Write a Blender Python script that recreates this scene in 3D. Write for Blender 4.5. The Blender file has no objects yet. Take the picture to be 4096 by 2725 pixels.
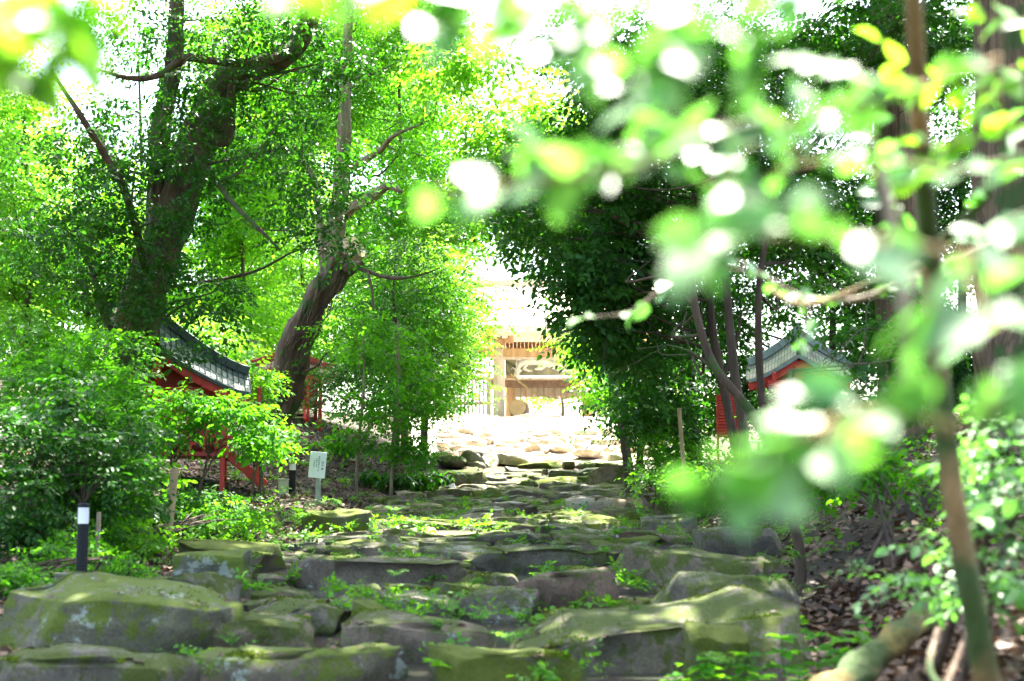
import bpy, math, random
import numpy as np
from mathutils import Vector, Matrix, noise
from math import sin, cos, pi, radians

S = bpy.context.scene
COL = S.collection
random.seed(7)
RNG = np.random.default_rng(11)

# ------------------------------------------------------------------ camera
F = 1422.2
PITCH = math.atan(159.5 / F)
CAMZ = 1.5
cam_d = bpy.data.cameras.new("camera")
cam = bpy.data.objects.new("camera", cam_d)
COL.objects.link(cam)
cam.location = (0, 0, CAMZ)
cam.rotation_euler = (pi / 2 + PITCH, 0, 0)
cam_d.sensor_width = 36
cam_d.lens = 50
cam_d.clip_start = 0.05
cam_d.clip_end = 600
cam_d.dof.use_dof = True
cam_d.dof.focus_distance = 27
cam_d.dof.aperture_fstop = 1.8
S.camera = cam

# ------------------------------------------------------------------ light
SUN_EL, SUN_AZ = radians(64), radians(18)      # azimuth of the sun measured from +Y towards +X
sdir = Vector((sin(SUN_AZ) * cos(SUN_EL), cos(SUN_AZ) * cos(SUN_EL), sin(SUN_EL)))
world = bpy.data.worlds.new("World")
S.world = world
world.use_nodes = True
wn = world.node_tree
sky = wn.nodes.new("ShaderNodeTexSky")
sky.sky_type = 'NISHITA'
sky.sun_disc = False
sky.sun_elevation = SUN_EL
sky.sun_rotation = SUN_AZ
sky.air_density = 1.0
sky.dust_density = 4.0
sky.ozone_density = 0.4
wn.links.new(sky.outputs[0], wn.nodes['Background'].inputs[0])
wn.nodes['Background'].inputs[1].default_value = 0.10
sd = bpy.data.lights.new("sun", 'SUN')
sd.energy = 5.0
sd.angle = radians(0.53)
sd.color = (1, 0.96, 0.88)
sun = bpy.data.objects.new("sun", sd)
COL.objects.link(sun)
sun.rotation_euler = sdir.to_track_quat('Z', 'Y').to_euler()
sun.location = (0, -5, 40)
S.view_settings.view_transform = 'Standard'
S.view_settings.look = 'None'
S.view_settings.gamma = 1
S.view_settings.exposure = 3.38
c = S.cycles
c.max_bounces = 7
c.diffuse_bounces = 3
c.glossy_bounces = 2
c.transmission_bounces = 5
c.transparent_max_bounces = 4
c.caustics_reflective = False
c.caustics_refractive = False
c.sample_clamp_indirect = 6
c.use_denoising = True
try:
    c.denoiser = 'OPENIMAGEDENOISE'
    c.denoising_input_passes = 'RGB_ALBEDO_NORMAL'
except Exception:
    pass
c.use_adaptive_sampling = True
c.adaptive_threshold = 0.02


# ------------------------------------------------------------------ helpers
def at(px, py, Y):
    u = (px - 512) / F
    v = (340.5 - py) / F
    dy = cos(PITCH) - v * sin(PITCH)
    dz = sin(PITCH) + v * cos(PITCH)
    s = Y / dy
    return Vector((u * s, Y, CAMZ + dz * s))


PD = [0, 5, 8, 9, 12, 15, 18, 22, 27, 34, 38, 42, 46, 50, 53, 400]
PZ = [-.2, .02, .27, .36, .66, .80, .95, 1.14, 1.44, 1.93, 2.33, 2.90, 3.58, 4.38, 4.5, 4.5]
XRd = [0, 5, 7, 9, 10, 14, 18, 27, 36, 45, 55, 400]
XRx = [.6, .6, 1.1, 1.95, 2.2, 2.6, 3.0, 2.7, 3.1, 4.8, 9, 60]
XLd = [0, 14, 18, 27, 36, 45, 55, 400]
XLx = [-3.1, -3.1, -2.9, -2.7, -2.3, -2.4, -5, -60]


def prof(d): return np.interp(d, PD, PZ)
def xr(d): return np.interp(d, XRd, XRx)
def xl(d): return np.interp(d, XLd, XLx)


def G(x, d):
    z = prof(d)
    r = np.maximum(0, x - xr(d))
    l = np.maximum(0, xl(d) - x)
    sr = np.interp(d, [0, 16, 30, 45, 60], [.62, .55, .26, .12, 0])
    sl = np.interp(d, [0, 12, 24, 27, 31, 38, 50, 60], [.05, .06, .14, .16, .42, .42, .1, 0])
    br = sr * r
    br = np.where(br > 1.6, 1.6 + (br - 1.6) * .35, br)
    bl = sl * l
    bl = np.where(bl > 1.4, 1.4 + (bl - 1.4) * .3, bl)
    far = 4.5 * 0
    w = .05 * np.sin(x * 1.9 + d * .7) * np.cos(d * 1.3 - x * .6) * np.clip((r + l) * 1.2, 0, 1)
    return z + br + bl + w + far


def Gz(x, d): return float(G(np.float64(x), np.float64(d)))


def mk(name, V, faces, mat=None, parent=None, var=None, smooth=False):
    """faces: list of int arrays (n,3) / (n,4)"""
    me = bpy.data.meshes.new(name)
    V = np.asarray(V, dtype=np.float32)
    me.vertices.add(len(V))
    me.vertices.foreach_set("co", V.ravel())
    faces = [np.asarray(f, dtype=np.int32) for f in faces if len(f)]
    nl = sum(f.size for f in faces)
    nf = sum(len(f) for f in faces)
    me.loops.add(nl)
    me.polygons.add(nf)
    li = np.concatenate([f.ravel() for f in faces])
    lt = np.concatenate([np.full(len(f), f.shape[1], np.int32) for f in faces])
    ls = np.concatenate([[0], np.cumsum(lt)[:-1]]).astype(np.int32)
    me.loops.foreach_set("vertex_index", li)
    me.polygons.foreach_set("loop_start", ls)
    me.polygons.foreach_set("loop_total", lt)
    me.polygons.foreach_set("use_smooth", np.full(nf, smooth))
    if var is not None:
        a = me.attributes.new("var", 'FLOAT', 'POINT')
        a.data.foreach_set("value", np.asarray(var, dtype=np.float32))
    me.update(calc_edges=True)
    o = bpy.data.objects.new(name, me)
    COL.objects.link(o)
    if mat:
        me.materials.append(mat)
    if parent:
        o.parent = parent
        o.matrix_parent_inverse = Matrix.Translation(-Vector(parent.location)) if not any(parent.rotation_euler) else parent.matrix_basis.inverted()
    return o


def tag(o, label, cat, group=None, kind=None):
    if label: o["label"] = label
    if cat: o["category"] = cat
    if group: o["group"] = group
    if kind: o["kind"] = kind
    return o


def thing(name, label, cat, loc, group=None):
    o = bpy.data.objects.new(name, None)
    o.empty_display_size = .2
    COL.objects.link(o)
    o.location = loc
    return tag(o, label, cat, group)


class MB:
    def __init__(s):
        s.v = []; s.t = []; s.q = []; s.n = 0

    def add(s, V, q=(), t=()):
        V = np.asarray(V, float)
        s.v.append(V)
        if len(q): s.q.append(np.asarray(q, int) + s.n)
        if len(t): s.t.append(np.asarray(t, int) + s.n)
        s.n += len(V)

    def box(s, c, size, rz=0.0, M=None):
        sx, sy, sz = [k / 2 for k in size]
        b = min(sx, sy, sz) * .18
        P = []
        # bevelled box: 24 verts
        q = []; t = []
        idx = {}
        for ix in (-1, 1):
            for iy in (-1, 1):
                for iz in (-1, 1):
                    for ax in range(3):
                        p = [ix * (sx - b), iy * (sy - b), iz * (sz - b)]
                        p[ax] = (ix * sx, iy * sy, iz * sz)[ax]
                        idx[(ix, iy, iz, ax)] = len(P)
                        P.append(p)
        def f(a): return idx[a]
        for ax in range(3):
            o1, o2 = [k for k in range(3) if k != ax]
            for sg in (-1, 1):
                qq = []
                for (a, b2) in ((-1, -1), (1, -1), (1, 1), (-1, 1)):
                    k = [0, 0, 0]; k[ax] = sg; k[o1] = a; k[o2] = b2
                    qq.append(f((k[0], k[1], k[2], ax)))
                q.append(qq)
        for ax in range(3):
            o1, o2 = [k for k in range(3) if k != ax]
            for a in (-1, 1):
                for b2 in (-1, 1):
                    k0 = [0, 0, 0]; k0[o1] = a; k0[o2] = b2; k0[ax] = -1
                    k1 = list(k0); k1[ax] = 1
                    q.append([f((*k0, o1)), f((*k1, o1)), f((*k1, o2)), f((*k0, o2))])
        for ix in (-1, 1):
            for iy in (-1, 1):
                for iz in (-1, 1):
                    t.append([f((ix, iy, iz, 0)), f((ix, iy, iz, 1)), f((ix, iy, iz, 2))])
        P = np.array(P)
        if M is not None:
            R = np.array(M.to_3x3())
            P = P @ R.T
        elif rz:
            cz, sz_ = cos(rz), sin(rz)
            P = np.stack([P[:, 0] * cz - P[:, 1] * sz_, P[:, 0] * sz_ + P[:, 1] * cz, P[:, 2]], 1)
        s.add(P + np.array(c), q, t)

    def beam(s, a, b, w, h):
        a, b = Vector(a), Vector(b)
        d = b - a
        q = d.to_track_quat('Y', 'Z').to_matrix()
        s.box((a + b) / 2, (w, d.length, h), M=q)

    def tube(s, pts, rad, n=8, wob=0.0, cap=True, seed=0):
        pts = [Vector(p) for p in pts]
        if isinstance(rad, (int, float)): rad = [rad] * len(pts)
        V = []
        prev = None
        for i, p in enumerate(pts):
            d = (pts[min(i + 1, len(pts) - 1)] - pts[max(i - 1, 0)]).normalized()
            if prev is None:
                x = d.orthogonal().normalized()
            else:
                x = (prev - d * prev.dot(d)).normalized()
            prev = x
            y = d.cross(x)
            for k in range(n):
                a = 2 * pi * k / n
                r = rad[i] * (1 + wob * (noise.noise(Vector((cos(a) * 2 + seed, sin(a) * 2, i * .35))) +
                                         .5 * noise.noise(Vector((cos(a) * 6, sin(a) * 6 + seed, i * .2))) +
                                         (.45 * noise.noise(Vector((cos(a) * 15, sin(a) * 15 + seed, i * .25))) if n > 15 else 0)))
                V.append(p + x * (cos(a) * r) + y * (sin(a) * r))
        q = []
        for i in range(len(pts) - 1):
            for k in range(n):
                k2 = (k + 1) % n
                q.append([i * n + k, i * n + k2, (i + 1) * n + k2, (i + 1) * n + k])
        t = []
        if cap:
            V.append(pts[0]); V.append(pts[-1])
            c0, c1 = len(V) - 2, len(V) - 1
            e = (len(pts) - 1) * n
            for k in range(n):
                k2 = (k + 1) % n
                t.append([c0, k2, k]); t.append([c1, e + k, e + k2])
        s.add([list(v) for v in V], q, t)

    def build(s, name, mat, parent=None, smooth=False):
        return mk(name, np.concatenate(s.v), [np.concatenate(s.q) if s.q else [], np.concatenate(s.t) if s.t else []],
                  mat, parent, smooth=smooth)


def cr(pts, k=5):
    """catmull-rom through points (tuples of any length)"""
    P = [np.array(p, float) for p in pts]
    P = [2 * P[0] - P[1]] + P + [2 * P[-1] - P[-2]]
    out = []
    for i in range(1, len(P) - 2):
        for j in range(k):
            t = j / k
            a, b, c_, d = P[i - 1], P[i], P[i + 1], P[i + 2]
            out.append(.5 * ((2 * b) + (-a + c_) * t + (2 * a - 5 * b + 4 * c_ - d) * t * t + (-a + 3 * b - 3 * c_ + d) * t ** 3))
    out.append(P[-2])
    return out


# ------------------------------------------------------------------ materials
def newmat(name):
    m = bpy.data.materials.new(name)
    m.use_nodes = True
    nt = m.node_tree
    return m, nt, nt.nodes['Principled BSDF'], nt.nodes['Material Output']


def N(nt, typ, **kw):
    n = nt.nodes.new(typ)
    for k, v in kw.items():
        if k in n.inputs.keys():
            n.inputs[k].default_value = v
        else:
            setattr(n, k, v)
    return n


def ramp(nt, src, stops):
    r = nt.nodes.new("ShaderNodeValToRGB")
    e = r.color_ramp.elements
    while len(e) > 1: e.remove(e[0])
    e[0].position = stops[0][0]; e[0].color = (*stops[0][1], 1)
    for p, col in stops[1:]:
        x = e.new(p); x.color = (*col, 1)
    nt.links.new(src, r.inputs[0])
    return r


def mixc(nt, fac, a, b):
    m = nt.nodes.new("ShaderNodeMix")
    m.data_type = 'RGBA'
    for s, sock in ((fac, m.inputs[0]), (a, m.inputs[6]), (b, m.inputs[7])):
        if isinstance(s, (int, float)): sock.default_value = s
        elif isinstance(s, tuple): sock.default_value = (*s, 1)
        else: nt.links.new(s, sock)
    return m.outputs[2]


def leafmat(name, dark, light, tr, rough=.38, trans=.45, spec=.5):
    m, nt, P, out = newmat(name)
    at_ = N(nt, "ShaderNodeAttribute", attribute_name="var")
    r = ramp(nt, at_.outputs['Fac'], [(0, dark), (.6, light), (1, tuple(min(1, k * 1.3) for k in light))])
    nt.links.new(r.outputs[0], P.inputs['Base Color'])
    P.inputs['Roughness'].default_value = rough
    P.inputs['Specular IOR Level'].default_value = spec
    T = N(nt, "ShaderNodeBsdfTranslucent")
    r2 = ramp(nt, at_.outputs['Fac'], [(0, tuple(k * .55 for k in tr)), (.6, tr), (1, (min(1, tr[0] * 1.3), min(1, tr[1] * 1.1), tr[2]))])
    nt.links.new(r2.outputs[0], T.inputs[0])
    mx = N(nt, "ShaderNodeMixShader")
    mx.inputs[0].default_value = trans
    nt.links.new(P.outputs[0], mx.inputs[1])
    nt.links.new(T.outputs[0], mx.inputs[2])
    nt.links.new(mx.outputs[0], out.inputs[0])
    return m


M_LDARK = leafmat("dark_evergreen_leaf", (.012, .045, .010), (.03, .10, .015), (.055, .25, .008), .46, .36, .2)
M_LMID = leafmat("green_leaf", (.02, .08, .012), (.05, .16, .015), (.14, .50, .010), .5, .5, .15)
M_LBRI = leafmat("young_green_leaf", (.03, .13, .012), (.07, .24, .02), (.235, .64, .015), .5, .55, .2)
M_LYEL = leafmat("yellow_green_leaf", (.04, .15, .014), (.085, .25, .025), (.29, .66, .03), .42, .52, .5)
M_LFOR = leafmat("glossy_foreground_leaf", (.03, .12, .02), (.08, .22, .04), (.18, .55, .06), .48, .36, 1.0)
M_FERN = leafmat("weed_leaf", (.03, .11, .012), (.08, .22, .02), (.20, .56, .012), .5, .45, .25)
M_LITTER = leafmat("dead_leaf", (.03, .016, .010), (.13, .08, .048), (.12, .06, .025), .6, .10, .3)


def barkmat(name, c1, c2, scale=6, moss=0.0, stretch=.15):
    m, nt, P, out = newmat(name)
    tc = N(nt, "ShaderNodeTexCoord")
    mp = N(nt, "ShaderNodeMapping")
    mp.inputs['Scale'].default_value = (1, 1, stretch)
    nt.links.new(tc.outputs['Object'], mp.inputs[0])
    n1 = N(nt, "ShaderNodeTexNoise", Scale=scale, Detail=8, Roughness=.65)
    nt.links.new(mp.outputs[0], n1.inputs[0])
    r = ramp(nt, n1.outputs[0], [(.3, c1), (.7, c2)])
    col = r.outputs[0]
    if moss:
        n2 = N(nt, "ShaderNodeTexNoise", Scale=2.2, Detail=5)
        nt.links.new(tc.outputs['Object'], n2.inputs[0])
        rm = ramp(nt, n2.outputs[0], [(.55 - moss * .2, (0, 0, 0)), (.62 - moss * .1, (1, 1, 1))])
        col = mixc(nt, rm.outputs[0], col, (.05, .09, .015))
    nt.links.new(col, P.inputs['Base Color'])
    P.inputs['Roughness'].default_value = .85
    b = N(nt, "ShaderNodeBump", Strength=1.0, Distance=.08)
    nt.links.new(n1.outputs[0], b.inputs['Height'])
    nt.links.new(b.outputs[0], P.inputs['Normal'])
    return m


M_BARK = barkmat("brown_bark", (.03, .018, .01), (.16, .10, .055), 7, .3)
M_BARKD = barkmat("dark_bark", (.022, .015, .008), (.11, .07, .038), 9)
M_BARKL = barkmat("pale_bark", (.14, .10, .06), (.36, .29, .18), 9)
M_CEDAR = barkmat("cedar_bark", (.035, .022, .013), (.26, .17, .09), 14, .15, .05)
M_SAP = barkmat("sapling_bark", (.18, .11, .04), (.42, .27, .11), 8, .5, .4)
M_CUT = barkmat("cut_wood", (.5, .34, .16), (.75, .58, .34), 20)


def stonemat(name, base1, base2, moss, mossamt, lichen=.0, rough=.62):
    m, nt, P, out = newmat(name)
    tc = N(nt, "ShaderNodeTexCoord")
    co = tc.outputs['Object']
    oi = N(nt, "ShaderNodeObjectInfo")
    add = N(nt, "ShaderNodeVectorMath", operation='ADD')
    sc = N(nt, "ShaderNodeVectorMath", operation='SCALE')
    cmb = N(nt, "ShaderNodeCombineXYZ")
    for k in range(3): nt.links.new(oi.outputs['Random'], cmb.inputs[k])
    nt.links.new(cmb.outputs[0], sc.inputs[0]); sc.inputs['Scale'].default_value = 37
    nt.links.new(co, add.inputs[0]); nt.links.new(sc.outputs[0], add.inputs[1])
    co = add.outputs[0]
    n1 = N(nt, "ShaderNodeTexNoise", Scale=4.5, Detail=10, Roughness=.72)
    nt.links.new(co, n1.inputs[0])
    r = ramp(nt, n1.outputs[0], [(.34, base1), (.66, base2)])
    n4 = N(nt, "ShaderNodeTexNoise", Scale=42, Detail=8, Roughness=.85)
    nt.links.new(co, n4.inputs[0])
    r4 = ramp(nt, n4.outputs[0], [(.32, (.35, .35, .35)), (.5, (.95, .95, .95)), (.68, (1.5, 1.5, 1.4))])
    mm = nt.nodes.new("ShaderNodeMix"); mm.data_type = 'RGBA'; mm.blend_type = 'MULTIPLY'; mm.inputs[0].default_value = 1
    nt.links.new(r.outputs[0], mm.inputs[6]); nt.links.new(r4.outputs[0], mm.inputs[7])
    col = mm.outputs[2]
    # brown iron tint per stone
    tint = ramp(nt, oi.outputs['Random'], [(0, (1, 1, 1)), (.5, (1.1, 1, .85)), (.75, (1.25, .95, .8)), (1, (.8, .85, .85))])
    m3 = nt.nodes.new("ShaderNodeMix"); m3.data_type = 'RGBA'; m3.blend_type = 'MULTIPLY'; m3.inputs[0].default_value = 1
    nt.links.new(col, m3.inputs[6]); nt.links.new(tint.outputs[0], m3.inputs[7])
    col = m3.outputs[2]
    if lichen:
        n3 = N(nt, "ShaderNodeTexNoise", Scale=2.6, Detail=7, Roughness=.7)
        nt.links.new(co, n3.inputs[0])
        rl = ramp(nt, n3.outputs[0], [(.62 - lichen * .1, (0, 0, 0)), (.65 - lichen * .1, (1, 1, 1))])
        col = mixc(nt, rl.outputs[0], col, (.42, .47, .38))
    # moss grows on what faces up, broken by noise
    geo = N(nt, "ShaderNodeNewGeometry")
    sep = N(nt, "ShaderNodeSeparateXYZ")
    nt.links.new(geo.outputs['Normal'], sep.inputs[0])
    n2 = N(nt, "ShaderNodeTexNoise", Scale=4.2, Detail=9, Roughness=.78)
    nt.links.new(co, n2.inputs[0])
    ma = N(nt, "ShaderNodeMath", operation='MULTIPLY_ADD')
    nt.links.new(sep.outputs[2], ma.inputs[0]); ma.inputs[1].default_value = .085
    nt.links.new(n2.outputs[0], ma.inputs[2])
    rm = ramp(nt, ma.outputs[0], [(.62 - mossamt * .22, (0, 0, 0)), (.69 - mossamt * .22, (1, 1, 1))])
    mvar = ramp(nt, n4.outputs[0], [(.3, tuple(k * .6 for k in moss)), (.7, tuple(k * 1.5 for k in moss))])
    col = mixc(nt, rm.outputs[0], col, mvar.outputs[0])
    nt.links.new(col, P.inputs['Base Color'])
    rr = mixc(nt, rm.outputs[0], (rough,) * 3, (.95,) * 3)
    nt.links.new(rr, P.inputs['Roughness'])
    b = N(nt, "ShaderNodeBump", Strength=.9, Distance=.05)
    hh = N(nt, "ShaderNodeMath", operation='ADD')
    nt.links.new(n1.outputs[0], hh.inputs[0]); nt.links.new(n4.outputs[0], hh.inputs[1])
    nt.links.new(hh.outputs[0], b.inputs['Height'])
    nt.links.new(b.outputs[0], P.inputs['Normal'])
    return m


MOSS = (.08, .11, .010)
M_ST = stonemat("grey_mossy_stone", (.10, .09, .058), (.27, .24, .165), MOSS, .62)
M_STM = stonemat("heavily_mossed_stone", (.07, .075, .045), (.17, .18, .11), (.115, .15, .008), .8)
M_STL = stonemat("lichened_stone", (.08, .085, .055), (.19, .20, .13), (.12, .17, .010), .6, .75)
M_STW = stonemat("smooth_dark_stone", (.065, .06, .048), (.19, .17, .135), MOSS, .35, 0, .30)
M_STB = stonemat("bare_brownish_stone", (.12, .095, .065), (.27, .22, .16), MOSS, .45, .1)
M_STS = stonemat("sunlit_pale_stone", (.35, .335, .30), (.62, .60, .55), (.10, .12, .03), .15, .2, .7)  # sunlit brightness of the upper steps put into the stone colour


def plain(name, col, rough=.6, metal=0, noise_amt=.25, sc=8, stretch=(1, 1, 1)):
    m, nt, P, out = newmat(name)
    tc = N(nt, "ShaderNodeTexCoord")
    mp = N(nt, "ShaderNodeMapping"); mp.inputs['Scale'].default_value = stretch
    nt.links.new(tc.outputs['Object'], mp.inputs[0])
    n1 = N(nt, "ShaderNodeTexNoise", Scale=sc, Detail=6)
    nt.links.new(mp.outputs[0], n1.inputs[0])
    r = ramp(nt, n1.outputs[0], [(.3, tuple(k * (1 - noise_amt) for k in col)), (.7, tuple(min(1, k * (1 + noise_amt * .6)) for k in col))])
    nt.links.new(r.outputs[0], P.inputs['Base Color'])
    P.inputs['Roughness'].default_value = rough
    P.inputs['Metallic'].default_value = metal
    return m


M_RED = plain("vermilion_paint", (.55, .035, .015), .5)
M_REDD = plain("faded_red_paint", (.36, .035, .025), .6)
M_ROOF = plain("grey_sheet_metal", (.22, .27, .25), .38, .2, .3)
M_ROOFY = plain("stained_sheet_metal", (.52, .46, .30), .45, .2, .5, 3)
M_ROOFG = plain("dark_green_copper", (.03, .06, .05), .5, .2, .4)
M_WOOD = plain("weathered_timber", (.58, .36, .18), .7, 0, .4, 5, (1, 1, .2))
M_WOODP = plain("pale_timber", (.72, .58, .44), .7, 0, .3, 5, (1, 1, .2))
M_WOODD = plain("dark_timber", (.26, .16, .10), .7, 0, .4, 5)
M_CLOTH = plain("grey_green_hanging", (.34, .32, .20), .8, 0, .4, 1.5)
M_WHITE = plain("white_board", (.80, .80, .78), .5, 0, .04)
M_LAMPW = plain("frosted_white_plastic", (.78, .78, .76), .35, 0, .06)
M_BLACK = plain("black_metal", (.006, .007, .007), .85, 0, .4)
M_BEIGE = plain("beige_plastic", (.42, .42, .33), .5, 0, .2)
M_POST = plain("grey_green_post", (.30, .34, .26), .6, 0, .2)
M_INK = plain("dark_ink", (.03, .10, .10), .6, 0, 0)
M_STAKE = plain("bamboo_stake", (.36, .25, .12), .6, 0, .35, 6, (1, 1, .3))
M_DRUMH = plain("drum_skin", (.62, .38, .18), .6, 0, .2, 4)
M_ROPE = plain("straw_rope", (.45, .33, .15), .8)
M_DRAG = plain("bleached_carved_wood", (.80, .76, .64), .7, 0, .15)
M_SWIRL = plain("pale_swirl_paint", (.32, .32, .24), .7, 0, .1)


def groundmat():
    m, nt, P, out = newmat("forest_soil")
    tc = N(nt, "ShaderNodeTexCoord")
    n1 = N(nt, "ShaderNodeTexNoise", Scale=1.1, Detail=9, Roughness=.7)
    n2 = N(nt, "ShaderNodeTexNoise", Scale=22, Detail=6, Roughness=.8)
    for n in (n1, n2): nt.links.new(tc.outputs['Object'], n.inputs[0])
    r = ramp(nt, n2.outputs[0], [(.3, (.022, .014, .009)), (.55, (.06, .038, .022)), (.75, (.11, .07, .042))])
    rm = ramp(nt, n1.outputs[0], [(.5, (0, 0, 0)), (.62, (1, 1, 1))])
    col = mixc(nt, rm.outputs[0], r.outputs[0], (.035, .055, .012))
    nt.links.new(col, P.inputs['Base Color'])
    P.inputs['Roughness'].default_value = .95
    b = N(nt, "ShaderNodeBump", Strength=1, Distance=.06)
    nt.links.new(n2.outputs[0], b.inputs['Height'])
    nt.links.new(b.outputs[0], P.inputs['Normal'])
    return m


# ------------------------------------------------------------------ ground
gx = np.concatenate([np.linspace(-150, -14, 25), np.linspace(-13, 13, 131), np.linspace(14, 150, 25)])
gy = np.concatenate([np.linspace(-40, 3, 12), np.linspace(3.5, 56, 176), np.linspace(58, 250, 40)])
X, Y = np.meshgrid(gx, gy)
Z = G(X, Y) - .03
V = np.stack([X.ravel(), Y.ravel(), Z.ravel()], 1)
nx, ny = len(gx), len(gy)
i = np.arange(nx * ny).reshape(ny, nx)
q = np.stack([i[:-1, :-1].ravel(), i[:-1, 1:].ravel(), i[1:, 1:].ravel(), i[1:, :-1].ravel()], 1)
tag(mk("ground", V, [q], groundmat(), smooth=True), None, None, kind="structure")


# pale gravel terrace in front of the gate
def terrace():
    ds = np.concatenate([np.linspace(38.9, 52, 50), np.linspace(52.5, 75, 24)])
    u = np.linspace(0, 1, 40)
    D, U = np.meshgrid(ds, u, indexing='ij')
    a_ = np.interp(ds, [38, 50, 54, 75], [-2.6, -3.6, -9, -9])[:, None]; b_ = np.interp(ds, [38, 45, 50, 54, 75], [3.2, 4.9, 7, 12, 12])[:, None]
    X = a_ + (b_ - a_) * U
    Z = G(X, D) + .015
    i = np.arange(X.size).reshape(X.shape)
    q = np.stack([i[:-1, :-1].ravel(), i[:-1, 1:].ravel(), i[1:, 1:].ravel(), i[1:, :-1].ravel()], 1)
    tag(mk("path", np.stack([X.ravel(), D.ravel(), Z.ravel()], 1), [q], plain("pale_gravel", (.50, .46, .39), .9, 0, .3, 30), smooth=True),
        None, None, kind="structure")


terrace()


# ------------------------------------------------------------------ stones
def icos(sub):
    import bmesh
    bm = bmesh.new()
    bmesh.ops.create_icosphere(bm, subdivisions=sub, radius=1)
    V = np.array([v.co[:] for v in bm.verts])
    T = np.array([[v.index for v in f.verts] for f in bm.faces])
    bm.free()
    return V, T


ICO = {k: icos(k) for k in (4, 5, 6)}


LAT = np.random.default_rng(3).uniform(-1, 1, (32, 32, 32))


def vn(P):
    """vectorised value noise, period 32"""
    I = np.floor(P).astype(int); f = P - I; f = f * f * (3 - 2 * f)
    o = 0
    for dx in (0, 1):
        for dy in (0, 1):
            for dz in (0, 1):
                w = np.where(dx, f[:, 0], 1 - f[:, 0]) * np.where(dy, f[:, 1], 1 - f[:, 1]) * np.where(dz, f[:, 2], 1 - f[:, 2])
                o = o + w * LAT[(I[:, 0] + dx) % 32, (I[:, 1] + dy) % 32, (I[:, 2] + dz) % 32]
    return o


def fb(P, oc=4):
    o, a = 0, 1
    for k in range(oc):
        o = o + a * vn(P + k * 7.3); P = P * 2.1; a *= .5
    return o / 1.9


def stone(name, x, y, zt, w, d, h, mat, seed, sub=4, boxy=.45, top=.7, tilt=0, rz=0, yaw_back=0, raw=False):
    """rough slab with its top near zt; w, d, h full sizes; boxy -> superellipse; facets by cut planes"""
    r = np.random.default_rng(seed)
    V0, T = ICO[sub]
    V = np.sign(V0) * np.abs(V0) ** boxy
    for k in range(13):      # chipped sides
        a = r.uniform(0, 2 * pi); n = np.array([cos(a), sin(a), r.normal() * .28])
        n /= np.linalg.norm(n)
        V = V - np.outer(np.maximum(0, V @ n - r.uniform(.66, 1.08)), n)
    for k in range(4):       # uneven top planes
        n = np.array([r.normal() * .22, r.normal() * .25, 1]); n /= np.linalg.norm(n)
        V = V - np.outer(np.maximum(0, V @ n - top * r.uniform(.8, 1.1)), n)
    V = V * np.array([w / 2, d / 2, h / 2])
    o_ = r.uniform(0, 30, 3)
    nd = V0 / np.maximum(1e-6, np.linalg.norm(V0, axis=1, keepdims=True))
    m = min(w, d, h * 1.6)
    V = V + nd * (m * .11 * fb(V * 2.2 / max(.3, m) + o_, 3) + .016 * fb(V * 11 + o_, 4))[:, None]
    strata = vn(V * np.array([1.2, 1.2, 16]) + o_)
    V[:, :2] += nd[:, :2] * (strata * .016)[:, None]
    V[:, 2] += V[:, 0] * tilt
    if yaw_back: V[:, 2] += V[:, 1] * yaw_back
    V[:, 2] -= np.percentile(V[:, 2], 93)
    cz, sz = cos(rz), sin(rz)
    V = np.stack([V[:, 0] * cz - V[:, 1] * sz, V[:, 0] * sz + V[:, 1] * cz, V[:, 2]], 1)
    if raw: return V + np.array([x, y, zt]), T
    if y < 19:
        k = (V0[:, 2] > .35) & (fb(V * 2.2 + o_, 3) > -.05)
        TOPS.append((V + np.array([x, y, zt]))[k])
    o = mk(name, V, [T], mat, smooth=True)
    o.location = (x, y, zt)
    return o


TOPS = []
occ = []   # footprints of the placed stones


def pstone(x0, x1, yt, yb, d, mat, label, sub=5, depth=None, boxy=.5, tilt=0, top=.65, cat="stone", name="step_stone", rz=0, grp=None, yb_=0):
    a, b = at(x0, yt, d), at(x1, yt, d)
    hh = (yb - yt) * d / F
    w = b.x - a.x
    dep = depth or max(.5, min(1.1, w * .55))
    o = stone(name, (a.x + b.x) / 2, d + dep * .42, a.z, w * 1.06, dep, hh * 2.0 + .12, mat, int(x0 * 7 + yt * 3 + 999), max(5, sub) + (1 if d < 12 and sub == 5 else 0), boxy * .8, top, tilt, rz, yb_)
    tag(o, label, cat, grp or "stones of the old stairway")
    occ.append((a.x, b.x, d - .1, d + dep * .8))
    return o


pstone(-25, 226, 588, 660, 9.9, M_STL, "largest boulder at the left of the steps, mossy edge and pale lichen spots", 5, 1.3, .62, -.05, .8, "boulder", "boulder")
pstone(-45, 190, 659, 700, 8.9, M_ST, "long kerb stone in the bottom left corner below the biggest boulder", 5, .6, .4)
pstone(150, 402, 651, 684, 9.05, M_STL, "long kerb stone with vertical moss streaks at the bottom, left of centre", 5, .6, .4)
pstone(346, 505, 620, 660, 9.7, M_STB, "squared grey block with a sharp upright left corner near the bottom centre", 5, .8, .28)
pstone(500, 800, 606, 672, 9.55, M_ST, "huge broad slab with a wide sloping top at the lower right of the steps", 5, 1.5, .38, .10, .55, yb_=.06)
pstone(418, 578, 651, 682, 8.95, M_STM, "low dark mossy stone at the bottom edge, below the squared block", 5, .5, .5)
pstone(655, 800, 580, 625, 10.8, M_ST, "peaked triangular stone rising behind the huge slab on the right", 5, 1.1, .75, 0, .95)
pstone(628, 800, 551, 590, 12.8, M_ST, "long dark slab lying against the right bank below the thin tree", 5, .9, .4)
pstone(512, 632, 573, 606, 11.6, M_STB, "bare brownish block with a flat face in the centre right of the steps", 5, .8, .35)
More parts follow.
